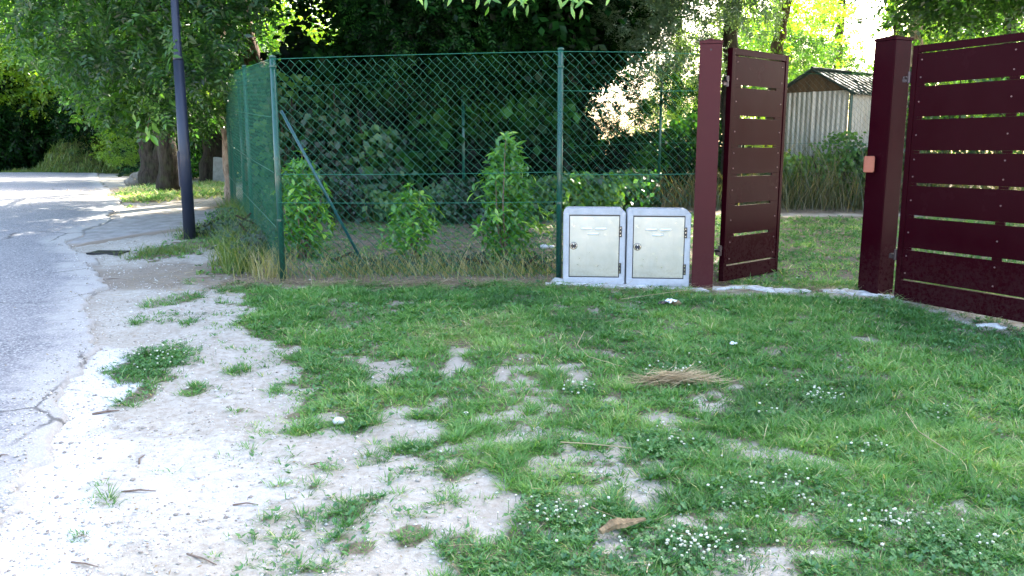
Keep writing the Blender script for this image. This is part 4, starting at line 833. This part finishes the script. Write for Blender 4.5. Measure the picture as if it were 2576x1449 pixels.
k_ = rng.integers(0, bankpts[0].size, 9000); P = np.stack([bankpts[0].ravel()[k_] + rng.normal(0, .05, 9000), bankpts[1].ravel()[k_] + rng.normal(0, .05, 9000), bankpts[2].ravel()[k_]], -1)
D = norm(np.stack([rng.normal(.2, .4, 9000), rng.normal(-.2, .4, 9000), np.ones(9000)], -1))
blade_object('bank_grass', [blades(P, D, np.stack([rng.normal(0, .2, 9000)] * 3, -1), rng.uniform(.1, .3, 9000), np.full(9000, .03), np.clip(rng.normal(.3, .2, 9000), 0, 1))], M['weed'], label='long grass on the bank at the bend of the road', cat='grass', kind='stuff')

# ------------------------------------------------------------------ lamp pole
lx, ly = gat(478, 599); lz = gz(lx, ly); zs = at3(443, 152, ly).z - lz
lp = empty('lamp_pole', (lx, ly, lz), 0, label='dark blue round metal lamp pole standing at the driveway corner', cat='pole')
def rnd(o):
    for p in o.data.polygons: p.use_smooth = len(p.vertices) == 4
    return o
rnd(MB().tube([(0, 0, -.1), (0, 0, zs)], [.072, .060], 24).build('lower_shaft', M['navy'], lp))
rnd(MB().tube([(0, 0, zs + .001), (0, 0, zs + .03), (0, 0, zs + .05), (0, 0, 6.0)], [.058, .056, .046, .036], 24, cap=True).build('upper_shaft', M['navy'], lp))
hz = at3(450, 425, ly).z - lz; MB().box((-.058, -.035, hz), (.03, .03, .42), Matrix.Rotation(.5, 3, 'Z')).build('inspection_hatch', M['navy'], lp, bevel=.006)

# ------------------------------------------------------------------ meter cabinets
def cabinet(P, yaw, Wd, H, D, label, round_left, lockdark, hoff):
    root = empty('meter_cabinet', P, yaw, label=label, cat='cabinet', group='electric meter cabinets beside the gate post')
    ch = .045; prof = [(0, 0), (Wd, 0), (Wd, H - ch), (Wd - ch, H)]
    prof += [(ch * (1 - math.sin(a)), H - ch + ch * math.cos(a)) for a in np.linspace(0, math.pi / 2, 5)] if round_left else [(ch * .5, H), (0, H - ch * .5)]
    # shell with a recessed front
    body = MB().prism(prof, .012, D); body.build('housing', M['grp'], root, bevel=.006)
    x0, x1, z0, z1 = .052, Wd - .052, .075, H - .062
    rim = MB(); 
    rim.box((x0 / 2 + .0035, .006, (z0 + z1) / 2 + .002), (x0 - .007, .014, z1 - z0 + .03)); rim.box(((Wd + x1) / 2 - .0035, .006, (z0 + z1) / 2 + .002), (Wd - x1 - .007, .014, z1 - z0 + .03))
    rim.box((Wd / 2, .004, z0 / 2 + .001), (Wd - .012, .018, z0 - .004)); rim.box((Wd / 2, .005, (H + z1) / 2 + .002), (Wd - 2 * ch - .004, .014, H - z1 - .006)); rim.build('front_frame', M['grp'], root, bevel=.004)
    MB().box(((x0 + x1) / 2, .0105, (z0 + z1) / 2), (x1 - x0 + .004, .004, z1 - z0 + .004)).build('door_gap_seal', M['black'], root)
    door = MB().box(((x0 + x1) / 2, .003, (z0 + z1) / 2), (x1 - x0 - .015, .010, z1 - z0 - .015)).build('door', M['alu'], root, bevel=.002)
    cx = x0 + (x1 - x0) * .48; zz_ = z1 - .118
    for dx, dz in ((-.058, 0), (.066, 0), (.0, -.046)):
        v = MB(); L = .098
        v.tube([(cx + dx - L / 2, -.001, zz_ + dz), (cx + dx - L / 2 + .008, -.006, zz_ + dz), (cx + dx + L / 2 - .008, -.006, zz_ + dz), (cx + dx + L / 2, -.001, zz_ + dz)], [.004, .011, .011, .004], 10)
        v.build('vent', M['vent'], door, smooth=True)
    lxk = x0 + .042; lzk = z0 + (z1 - z0) * .51
    def disc(r0, y0, y1, n=28): return MB().tube([(lxk, y0, lzk), (lxk, y1, lzk)], r0, n)
    disc(.034, .0, -.0035).build('lock_gasket', M['black'], door); lk = disc(.030, .0, -.008).build('lock', M['chrome'], door, bevel=.002); disc(.024, -.008, -.011).build('lock_ring', M['black'] if lockdark else M['steel'], door); disc(.013, -.011, -.014).build('keyhole_plug', M['black'] if not lockdark else M['navy'], door)
    MB().box((lxk, -.0125, lzk + .016), (.012, .004, .008)).box((lxk, -.0125, lzk - .017), (.006, .004, .006)).build('lock_mark', M['vent'], door)
    for hz_ in (z1 - .142, z0 + .085):
        m = MB(); 
        m.box((x1 + .004, -.006, hz_), (.026, .008, .094)); m.tube([(x1 + .004, -.012, hz_ - .046), (x1 + .004, -.012, hz_ + .046)], .005, 8)
        h = m.build('hinge', M['black'], root, bevel=.001)
        for k in (-.032, 0, .032):
            MB().tube([(x1 + .004, -.012, hz_ + k), (x1 + .004, -.018, hz_ + k)], .0055, 8).build('screw', M['chrome'], h)
    return root
A_ = Vector((.455, 7.262, gz(.46, 7.26) - .005)); yaw = math.atan2(-.095, 1.11)
H1 = at3(1500, 524, 7.24).z - A_.z; H2 = at3(1660, 526, 7.2).z - A_.z
cabinet(A_, yaw, .552, H1, .23, 'left brushed-metal meter cabinet in grey frame, next to the green fence post', True, False, 0)
u_ = Vector((math.cos(yaw), math.sin(yaw), 0))
cabinet(A_ + u_ * .562 + Vector((0, -.006, -.004)), yaw, .556, H2 + .004, .23, 'right brushed-metal meter cabinet in grey frame, next to the maroon gate post', False, True, 0)
# mortar
def slab(name, label, pts, th, seed, cat='mortar'):
    """irregular spread of mortar/stone on the ground from a polyline of (x,y,halfwidth)"""
    pts = np.array(pts); n = 60; t = np.linspace(0, len(pts) - 1, n); x = np.interp(t, range(len(pts)), pts[:, 0]); y = np.interp(t, range(len(pts)), pts[:, 1]); w_ = np.interp(t, range(len(pts)), pts[:, 2])
    dx = np.gradient(x); dy = np.gradient(y); l = np.hypot(dx, dy); nx_, ny_ = -dy / l, dx / l; o = np.array([-1, -.92, -.6, -.2, .2, .6, .92, 1])
    wl = w_ * (.6 + .8 * fbm(t * .3 + seed, t * 0, .25, seed)); X = x[:, None] + nx_[:, None] * o * wl[:, None]; Y = y[:, None] + ny_[:, None] * o * wl[:, None]
    Z = gtop(X, Y) + th * (np.abs(o) < .95) * (.5 + fbm(X, Y, .07, seed + 2)) - .012 * (np.abs(o) > .95)
    idx = np.arange(X.size).reshape(X.shape); F = np.stack([idx[:-1, :-1], idx[1:, :-1], idx[1:, 1:], idx[:-1, 1:]], -1).reshape(-1, 4)
    b = np.array([x[0], y[0], gz(x[0], y[0])]); o_ = link(name, npmesh(name, np.stack([X, Y, Z], -1).reshape(-1, 3) - b, F, True), M['mortar'], label=label, cat=cat); o_.location = b
    return o_
slab('mortar_bed', 'crumbly white mortar bed under the two meter cabinets', [(.30, 7.24, .02), (.42, 7.23, .06), (1.0, 7.17, .045), (1.6, 7.08, .05), (1.72, 7.02, .04)], .02, 3)
a = gat(1885, 722); b_ = gat(2040, 738); slab('threshold_slab', 'white mortar threshold between the two maroon gate posts, left piece', [(*gat(1790, 722), .03), (*a, .06), (*gat(1960, 730), .075), (*b_, .04)], .018, 5, 'threshold')
slab('threshold_slab', 'white mortar threshold beside the right maroon gate post', [(*gat(2065, 735), .03), (*gat(2130, 733), .08), (*gat(2200, 742), .06), (*gat(2245, 752), .03)], .018, 7, 'threshold')
slab('mortar_patch', 'small white mortar patch under the lower edge of the right gate leaf', [(*gat(2455, 815), .02), (*gat(2500, 818), .05), (*gat(2535, 825), .02)], .012, 9)
hp = MB(); 
for i_ in range(1): pass
def rock(name, label, P, s, mat, seed, cat='stone', parent=None):
    r = random.Random(seed); import bmesh
    bm = bmesh.new(); bmesh.ops.create_icosphere(bm, subdivisions=2, radius=1)
    for v in bm.verts: v.co = Vector((v.co.x * s[0], v.co.y * s[1], v.co.z * s[2])) * (1 + r.uniform(-.2, .2))
    me = bpy.data.meshes.new(name); bm.to_mesh(me); bm.free()
    for p in me.polygons: p.use_smooth = True
    o = link(name, me, M[mat], parent, label=label, cat=cat); o.location = P; return o
gxx, gyy = gat(1398, 715); rock('mortar_lump', 'rounded lump of mortar at the foot of the green middle post', (gxx + .03, gyy + .06, gz(gxx, gyy) + .01), (.07, .05, .04), 'mortar', 3)

# ------------------------------------------------------------------ gate
def gpost(P, yaw, w_, h, label, mat):
    root = empty('gate_post', P, yaw, label=label, cat='gate post')
    MB().box((0, 0, h / 2 - .05), (w_, w_, h + .1)).build('shaft', M[mat], root, bevel=.006)
    m = MB(); a = w_ / 2 + .006
    m.add([(-a, -a, h), (a, -a, h), (a, a, h), (-a, a, h), (-a, -a, h + .022), (a, -a, h + .022), (a, a, h + .022), (-a, a, h + .022), (0, 0, h + .05)],
          [(0, 3, 2, 1), (0, 1, 5, 4), (1, 2, 6, 5), (2, 3, 7, 6), (3, 0, 4, 7), (4, 5, 8), (5, 6, 8), (6, 7, 8), (7, 4, 8)])
    for v in range(9): m.v[v] = (m.v[v][0], m.v[v][1], m.v[v][2] + .001)
    m.build('cap', M[mat], root); return root
PL = Vector((1.70, 7.235, gz(1.7, 7.23))); hL = at3(1783, 97, 7.15).z - PL.z
gp = gpost(PL, R(-13.5), .185, hL - .04, 'maroon square gate post right beside the meter cabinets', 'maroon_skylit')
MB().tube([(.0, -.0925, hL - .09), (.0, -.0955, hL - .09)], .007, 10).build('screw_hole', M['black'], gp)
cx_, cy_ = gat(2206, 741); hR = at3(2241, 86, cy_).z - gz(cx_, cy_)
yR = R(-62); wR = .2
# nearest corner of the right post stands at (cx_,cy_)
off_ = Matrix.Rotation(yR, 3, 'Z') @ Vector((-wR / 2 * 0 + wR / 2, wR / 2, 0))
PR = None; best = 1e9
for sx in (-1, 1):
    for sy in (-1, 1):
        v = Matrix.Rotation(yR, 3, 'Z') @ Vector((sx * wR / 2, sy * wR / 2, 0))
        q = Vector((cx_, cy_, 0)) - v
        # want centre behind the corner
        if v.y < best: best = v.y; PR = q
PR.z = gz(PR.x, PR.y) - .01
gr = gpost(PR, yR, wR, hR - .035, 'thick maroon gate post turned cornerwise, carrying the wide gate leaf', 'maroon')
P = at3(2186, 413, 6.95); lb = MB(); lb.box((0, 0, 0), (.075, .05, .135)).box((0, .0, .0), (.085, .03, .12)); lb_o = lb.build('lock_keeper', M['lockbox'], gr, bevel=.004)
gr_inv = Matrix.Translation(PR) @ Matrix.Rotation(yR, 4, 'Z'); lb_o.location = gr_inv.inverted() @ P; lb_o.rotation_euler = (0, 0, -yR + R(-20))

def gate_leaf(name, label, H0, E0, Lw, zb, zt, slots, crack, s_rng, hinge_z, bolts, side, lip=.05):
    """leaf in local x (along) z (up); y = thickness, camera side = -y"""
    d = (E0 - H0); yaw = math.atan2(d.y, d.x); base = Vector((H0.x, H0.y, 0)); root = empty(name, base, yaw, label=label, cat='gate leaf')
    t = .05; fw = .045; mat = M['maroon']
    MB().box((fw / 2, 0, (zb + zt) / 2), (fw, t, zt - zb)).build('stile', mat, root, bevel=.003)
    MB().box((Lw - fw / 2, 0, (zb + zt) / 2), (fw, t, zt - zb)).build('stile', mat, root, bevel=.003)
    rh = .055; bh = crack - .012 - zb
    MB().box((Lw / 2, 0, zt - rh / 2), (Lw - 2 * fw - .002, t - .002, rh)).build('top_rail', mat, root, bevel=.003)
    MB().box((Lw / 2, 0, zb + bh / 2), (Lw - 2 * fw - .002, t - .002, bh)).build('bottom_rail', mat, root, bevel=.003)
    zs = [zt - rh - .008] + list(slots) + [crack]; sh = .0105
    py = side * .012; x0, x1 = fw + .002, Lw - fw - .002
    for i in range(len(zs) - 1):
        a = zs[i] - (sh if i else 0); b_ = zs[i + 1] + (sh if i + 1 < len(zs) - 1 else 0)
        MB().box(((x0 + x1) / 2, py, (a + b_) / 2), (x1 - x0, .012, a - b_ - .001)).build('board', mat, root, bevel=.0012)
        for bx in bolts:
            for bz in ((a - .05), (b_ + .05)) if i in (0, 3, len(zs) - 2) else ((a + b_) / 2,):
                MB().tube([(bx, py + side * .006, bz), (bx, py + side * .012, bz)], [.007, .005], 7).build('bolt', M['bolt'], root)
    for (xa, xb) in s_rng:     # cover plates closing the ends of the slots
        for z in slots: MB().box(((xa + xb) / 2, py + side * .0005, z), (xb - xa, .011, sh * 2 - .001)).build('slot_end', mat, root)
    MB().box((Lw / 2, -side * .014, (zs[3] + zs[4]) / 2), (Lw - 2 * fw - .004, .02, .04)).build('middle_rail', mat, root)
    for z in hinge_z:
        m = MB(); m.tube([(-.03, 0, z - .045), (-.03, 0, z + .045)], .016, 12); m.box((-.012, 0, z + .02), (.05, .012, .03)); m.box((-.06, 0, z - .02), (.06, .014, .03)); m.tube([(-.06, -.03, z), (-.06, .03, z)], .01, 8)
        m.build('hinge', M['steel'], root, bevel=.001)
    return root
h0 = gat(1812, 716); e0 = gat(1950, 682); H0 = Vector((h0[0], h0[1], 0)); E0 = Vector((e0[0], e0[1], 0)); Lw = (E0 - H0).length
zt = at3(1838, 120, h0[1]).z; zb = gz(*h0) + .03
sl_ = [at3(1860, y_, h0[1] + .17).z for y_ in (219, 295, 368, 440, 513, 589)]; cr = at3(1850, 662, h0[1] + .12).z
s0 = Lw * .17; s1 = Lw * .80
gate_leaf('pedestrian_gate_leaf', 'narrow maroon slotted gate leaf swung open behind the left gate post', H0, E0, Lw, zb, zt, sl_, cr, [(.047, s0), (s1, Lw - .047)], (at3(1822, 205, h0[1]).z, at3(1800, 630, h0[1]).z), (.09, Lw - .1), -1)
d = Vector((.455, -.89, 0)).normalized(); H0 = Vector((3.218, 6.765, 0)); Lw = 1.8; E0 = H0 + d * Lw
zt = at3(2290, 115, 6.74).z; zb = at3(2258, 752, 6.74).z
sl_ = [at3(2312, y_, 6.64).z for y_ in (213, 297, 382, 464, 545, 627)]; cr = at3(2290, 701, 6.7).z
gate_leaf('wide_gate_leaf', 'wide maroon slotted gate leaf swung towards the camera at the right edge', H0, E0, Lw, zb, zt, sl_, cr, [(.047, .12), (.80, .875), (1.60, 1.753)], (at3(2275, 195, 6.8).z, at3(2245, 640, 6.8).z), (.085, .83), -1)

# ------------------------------------------------------------------ metal shed
def shed():
    K = Vector((5.86, 14.5, 0)); K.z = gz(K.x, K.y); root = empty('metal_shed', K, 0, label='small corrugated metal garden shed with green gabled roof behind the gate', cat='shed')
    fd = Vector((-.72, .69, 0)).normalized(); sd_ = Vector((.80, .60, 0)).normalized(); Wf, Ws = 1.32, 1.9; hw = at3(2128, 226, 14.5).z - K.z; hp_ = hw + .38
    def corr(o, d, Ln, h, pitch=.085, amp=.012, name='wall_panel', mat='tin', nrm=None):
        n = int(Ln / pitch) * 4; V = []; F = []
        for i in range(n + 1):
            s = Ln * i / n; a = amp * (1, 1, -1, -1)[i % 4]; p = o + d * (s - (0, .012, 0, .012)[i % 4] * 0) + nrm * a
            V += [(p.x, p.y, p.z), (p.x, p.y, p.z + h)]
        F = [(2 * i, 2 * i + 2, 2 * i + 3, 2 * i + 1) for i in range(n)]
        o_ = MB().add(V, F).build(name, M[mat], root); md = o_.modifiers.new('solid', 'SOLIDIFY'); md.thickness = .003; return o_
    nf = Vector((-sd_.x, -sd_.y, 0)); ns = Vector((-fd.x, -fd.y, 0))
    corr(Vector((0, 0, 0)) + fd * .03, fd, Wf * .5 - .035, hw, nrm=nf, name='front_door'); corr(fd * (Wf * .5 + .005), fd, Wf * .5 - .03, hw, nrm=nf, name='front_door')
    corr(sd_ * .03, sd_, Ws, hw, nrm=ns, name='side_wall', mat='tin'); corr(fd * Wf, sd_, Ws, hw, nrm=ns, name='side_wall')
    for p in (Vector((0, 0, 0)), fd * Wf, sd_ * Ws, fd * Wf * .5 + nf * .02):
        MB().box(p + Vector((0, 0, hw / 2)), (.045, .045, hw)).build('corner_trim', M['tin'] if p.length > .5 and p.length < .9 else M['green_paint'], root)
    g = MB(); a, b_, c = nf * .03 + Vector((0, 0, hw)), nf * .03 + fd * Wf + Vector((0, 0, hw)), nf * .03 + fd * Wf * .5 + Vector((0, 0, hp_ - .03)); e = -nf * .03
    g.add([a, b_, c, a + e, b_ + e, c + e], [(0, 1, 2), (3, 5, 4), (0, 3, 4, 1), (1, 4, 5, 2), (2, 5, 3, 0)]).build('gable_board', M['wood'], root)
    ov = .14
    for s in (0, 1):
        ridge = fd * Wf * .5 + Vector((0, 0, hp_)); eave = (fd * -ov if s == 0 else fd * (Wf + ov)) + Vector((0, 0, hw - .08)); sl__ = eave - ridge; nr = 12
        for k in range(nr):      # ribbed roof sheets
            o0 = nf * .12 + sd_ * ((Ws + .24) * k / nr); o1 = nf * .12 + sd_ * ((Ws + .24) * (k + .93) / nr); upv = Vector((0, 0, .018))
            V = [ridge + o0, eave + o0, eave + o1, ridge + o1, ridge + o0.lerp(o1, .12) + upv, eave + o0.lerp(o1, .12) + upv, eave + o0.lerp(o1, .24), ridge + o0.lerp(o1, .24)]
            V = [ridge + o0, eave + o0, ridge + o0.lerp(o1, .1) + upv, eave + o0.lerp(o1, .1) + upv, ridge + o0.lerp(o1, .25), eave + o0.lerp(o1, .25), ridge + o1, eave + o1]
            o_ = MB().add(V, [(0, 1, 3, 2), (2, 3, 5, 4), (4, 5, 7, 6)]).build('roof_sheet', M['roof'], root); md = o_.modifiers.new('solid', 'SOLIDIFY'); md.thickness = .006
        MB().tube([eave + nf * .13, ridge + nf * .13], .022, 6).build('verge_trim', M['roof'], root)
    MB().tube([fd * Wf * .5 + Vector((0, 0, hp_ + .02)) + nf * .13, fd * Wf * .5 + Vector((0, 0, hp_ + .02)) + sd_ * (Ws + .12)], .03, 6).build('ridge_cap', M['roof'], root)
shed()

# ------------------------------------------------------------------ small things
x0, y0 = gat(410, 462); cpz = gz(x0, y0); MB().box((0, 0, .65), (.18, .15, 1.5), Matrix.Rotation(.04, 3, 'Y')).build('concrete_stake', M['concrete'], None, bevel=.012, label='grey concrete stake right of the mossy stems', cat='post').location = (x0 + .12, y0 - .2, cpz)
for (px, py, s, lab) in ((385, 462, (.42, .2, .26), 'large dark block of stone at the foot of the mossy stems'), (348, 466, (.22, .16, .14), 'lower stone on the left of the mossy stems'), (352, 452, (.2, .16, .16), 'upper stone on the left of the mossy stems'), (437, 462, (.2, .15, .08), 'flat stone beside the concrete stake')):
    x, y = gat(px, py); rock('rock', lab, (x, y - .25, gz(x, y) + s[2] * .5), s, 'rock', px)
P = at3(552, 420, 22.3); MB().box((0, 0, .3), (.34, .12, .75), Matrix.Rotation(.08, 3, 'Y')).build('leaning_slab', M['concrete'], None, bevel=.03, label='pale stone slab leaning against the thick furrowed trunk', cat='stone slab').location = (P.x, P.y, gz(P.x, P.y))
# drain grate
x, y = gat(272, 634); gd = empty('drain_grate', (x, y, float(gtop(x, y)) + .008), R(-4), label='dark iron drain grate at the road edge near the lamp pole', cat='drain')
for sgn in (-1, 1):
    MB().box((0, sgn * .11, 0), (.36, .02, .02)).build('frame_bar', M['black'], gd); MB().box((sgn * .17, 0, 0), (.02, .20, .02)).build('frame_bar', M['black'], gd)
me_ = MB().box((0, 0, 0), (.014, .2, .016)).mesh('grate_bar')
for k in range(11): o = link('grate_bar', me_, M['black'], gd); o.location = (-.15 + .03 * k, 0, 0)
# litter
def crumple(name, P, s, mats, label, cat, seed):
    r = random.Random(seed); root = empty(name, P, r.uniform(0, 3), label=label, cat=cat)
    for i, (mt, off_) in enumerate(mats):
        m = MB(); n = 6; V = []; F = []
        for a in range(n):
            for b in range(n):
                u, v = a / (n - 1) - .5, b / (n - 1) - .5; V.append(Vector((u * s, v * s * .7, s * .22 + s * .35 * r.random() * (1 - abs(u)))) + Vector(off_))
        F = [(a * n + b, (a + 1) * n + b, (a + 1) * n + b + 1, a * n + b + 1) for a in range(n - 1) for b in range(n - 1)]
        o = m.add(V, F).build('sheet', M[mt], root); md = o.modifiers.new('s', 'SOLIDIFY'); md.thickness = .002
    return root
x, y = gat(1677, 772); crumple('crumpled_wrapper', (x, y, gz(x, y) + .01), .09, [('black', (-.03, 0, 0)), ('plastic', (.035, -.01, 0.005))], 'crumpled black and white wrapper in the grass before the right cabinet', 'litter', 3)
x, y = gat(1845, 873); crumple('paper_scrap', (x, y, gz(x, y) + .01), .05, [('plastic', (0, 0, 0))], 'small white paper scrap alone in the middle of the lawn', 'litter', 4)
for px, py, s, lab in ((1370, 626, .05, 'larger white stone behind the fence near the middle post'), (1388, 624, .035, 'smaller white stone touching the middle post behind the fence'), (852, 1064, .03, 'white stone at the left edge of the lawn beside the bare dirt'), (1172, 1046, .022, 'small grey stone in the thin grass left of the straw clump'), (1700, 768, .04, 'beige stone right next to the crumpled wrapper')):
    x, y = gat(px, py); rock('stone', lab, (x, y, gz(x, y) + s * .4), (s, s * .8, s * .6), 'mortar' if s != .04 else 'barkpiece', px)
x, y = gat(1560, 1342); b = Vector((x, y, gz(x, y) + .02)); m = trunk_mesh([Vector((-.075, -.03, .0)), Vector((-.02, 0, .012)), Vector((.04, .02, .012)), Vector((.10, .035, .02))], [.012, .021, .015, .005], n=7, seed=9, rough=.5)
o = m.build('bark_piece', M['barkpiece'], None, smooth=False, label='light brown piece of bark lying among the clover near the bottom', cat='bark'); o.location = b
SK = [((305, 1232), (392, 1226), .007, 'straight dark stick lying on the pale dirt, upper left one'), ((585, 1262), (650, 1262), .006, 'thin dark stick on the dirt beside small grass tufts'), ((470, 1392), (545, 1418), .006, 'slanting stick on the white dirt near the bottom'), ((180, 1420), (248, 1428), .005, 'small twig at the bottom left on white gravel'),
      ((232, 1034), (300, 1026), .012, 'thick pale stick at the road edge below the clover tuft'), ((350, 1162), (364, 1142), .006, 'short bent twig standing out on the dirt'), ((255, 700), (320, 700), .006, 'thin twig on the road edge near the drain grate'), ((0, 1162), (25, 1158), .006, 'twig at the left edge of the picture on the asphalt'), ((780, 1163), (815, 1155), .005, 'tiny twig just left of the lawn edge')]
for i, (a, b_, r_, lab) in enumerate(SK):
    p = Vector((*gat(*a), 0)); q = Vector((*gat(*b_), 0)); r_ *= .75; p.z = float(gtop(p.x, p.y)) + r_ * .2; q.z = float(gtop(q.x, q.y)) + r_ * .6; mm = p.lerp(q, .5) + Vector((random.gauss(0, .008), random.gauss(0, .012), .006))
    if p.x < float(road_edge(p.y)): p.z += .03; q.z += .03; mm.z += .03
    o = MB().tube([Vector((0, 0, 0)), mm - p, q - p], [r_, r_ * .75, r_ * .3], 6).build('stick', M['twig'], None, label=lab, cat='stick', group='sticks lying on the dirt'); o.location = p
# long dry stalks
DS = [([(1470, 848), (1452, 880), (1480, 915), (1565, 940)], 'long curved dry grass stalk on the lawn right of centre'), ([(1410, 1135), (1480, 1140), (1590, 1146)], 'pale dry stalk lying flat on the bare patch'), ([(2278, 1055), (2310, 1100), (2400, 1165)], 'dry stalk lying on the lawn at the right'), ([(1880, 725), (1700, 740), (1560, 760)], 'dry stalk before the meter cabinets')]
for pts, lab in DS:
    W_ = [Vector((*gat(*p), 0)) for p in pts]
    for v in W_: v.z = float(gtop(v.x, v.y)) + .04
    b = W_[0].copy(); o = MB().tube([v - b for v in W_], [.0028, .0024, .002, .0015][:len(W_)], 5).build('dry_stalk', M['dry'], None, label=lab, cat='stalk'); o.location = b
    o.data.attributes.new('tint', 'FLOAT', 'POINT').data.foreach_set('value', np.full(len(o.data.vertices), .7))
# dead leaves and crumbs of bark on the bare dirt
nD = 2600; y = 2.4 + 6.5 * rng.random(nD) ** 1.4; x = rng.uniform(-1, .6, nD) * (y * .64); ok = (x > road_edge(y) - .6) & (dens(x, y) < .3) & (rng.random(nD) < .25 + .75 * ss(.45, .65, fbm(x, y, .5, 19))); x, y = x[ok], y[ok]; m_ = len(x)
a = rng.uniform(0, 6.283, m_); V, F = leaf_quads(np.stack([x, y, gtop(x, y) + .004 + .03 * (x < road_edge(y))], -1), norm(np.stack([np.cos(a), np.sin(a), rng.normal(0, .25, m_)], -1)), norm(np.stack([rng.normal(0, .4, m_), rng.normal(0, .4, m_), np.ones(m_)], -1)), rng.uniform(.008, .028, m_), rng.uniform(.003, .011, m_))
link('leaf_litter', npmesh('leaf_litter', V, F, False, {'tint': np.repeat(rng.uniform(0, .55, m_), 4)}), M['dry'], label='small dead leaves and bark crumbs on the pale dirt', cat='litter', kind='stuff')
# straw clump
x, y = gat(1700, 965); n_ = 620; X = x + rng.normal(0, .10, n_); Y = y + rng.normal(0, .03, n_) + (X - x) * .25; a = rng.normal(.22, .35, n_) + (rng.random(n_) < .5) * math.pi
D = norm(np.stack([np.cos(a), np.sin(a), rng.normal(.05, .12, n_)], -1)); P = np.stack([X, Y, gtop(X, Y) + .012 + .05 * rng.random(n_) * np.exp(-((X - x) / .13) ** 2)], -1)
blade_object('straw_clump', [blades(P, D, rng.normal(0, .1, (n_, 3)), rng.uniform(.08, .22, n_), np.full(n_, .005), np.clip(rng.normal(.72, .22, n_), 0, 1), 3)], M['dry'], label='golden clump of dead straw lying in the middle of the lawn', cat='straw', kind='stuff')

# clover patches: leaves as one part, every flower head a part
import bmesh
def flower_mesh(seed):
    r = random.Random(seed); bm = bmesh.new(); bmesh.ops.create_icosphere(bm, subdivisions=1, radius=.0068)
    for v in bm.verts: v.co *= r.uniform(.75, 1.2)
    me = bpy.data.meshes.new('flower_head'); bm.to_mesh(me); bm.free(); me.attributes.new('tint', 'FLOAT', 'POINT').data.foreach_set('value', np.full(len(me.vertices), r.random())); me.materials.append(M['petal']); return me
FM = [flower_mesh(i) for i in range(5)]
CP = [(390, 908, 90, 38, 46, 'clover patch with white flowers alone on the dirt near the road'), (1700, 945, 60, 22, 22, 'clover flowers just above the straw clump'), (1462, 990, 38, 14, 20, 'small clover patch left below the straw clump'), (2065, 998, 52, 24, 34, 'tight bright clover patch right of the straw clump'),
      (1925, 1045, 30, 14, 7, 'few clover flowers left below the tight clover patch'), (1690, 1130, 90, 40, 14, 'loose clover flowers in the lawn above the bark piece'), (2190, 1140, 80, 18, 12, 'sparse clover flowers in the lawn centre right'), (2370, 1050, 40, 18, 8, 'few clover flowers at the far right of the lawn'),
      (1400, 1310, 130, 50, 42, 'clover patch at the lower middle left of the bark piece'), (1740, 1390, 150, 55, 80, 'densest clover patch below the bark piece at the bottom'), (1960, 1250, 150, 60, 30, 'clover flowers strewn right of the bark piece'), (2240, 1330, 160, 60, 46, 'clover patch in the bottom right quarter of the lawn'), (2450, 1380, 110, 60, 22, 'clover flowers in the bottom right corner')]
for i, (px, py, rx, ry, nf, lab) in enumerate(CP):
    (cx, cy, ax, ay, _), = ell([(px, py, rx, ry, 1)]); b = Vector((cx, cy, gz(cx, cy))); root = empty('clover_patch', b, 0, label=lab, cat='clover', group='white clover patches')
    V, F, T = clover_leaves(int(1300 * ax * ay * 3.14 * 2 + 150), cx, cy, ax * 1.25, ay * 1.25, .0115, .04)
    link('clover_leaves', npmesh('clover_leaves', V - np.array(b), F, False, {'tint': T}), M['clover_leaf'], root, kind='stuff')
    sm = MB(); r = random.Random(i)
    for k in range(nf):
        a = r.uniform(0, 6.28); q = abs(r.gauss(0, .75)) + .05; x = cx + ax * q * math.cos(a); y = cy + ay * q * math.sin(a); z = float(gtop(x, y)); h = r.uniform(.02, .07)
        o = link('flower_head', FM[k % 5], None, root); o.location = Vector((x, y, z + h)) - b; s_ = r.uniform(.55, 1.15) * (1 + .06 * max(0, cy - 4)); o.scale = (s_, s_, s_ * .85)
        sm.tube([Vector((x, y, z)) - b, Vector((x, y, z + h)) - b], .001, 3, cap=False)
    so = sm.build('flower_stalks', M['clover_leaf'], root, kind='stuff')
print('objects', len(bpy.data.objects), 'tris', sum(sum(max(0, len(p.vertices) - 2) for p in m.polygons) if len(m.polygons) < 20000 else len(m.loops) - 2 * len(m.polygons) for m in bpy.data.meshes))
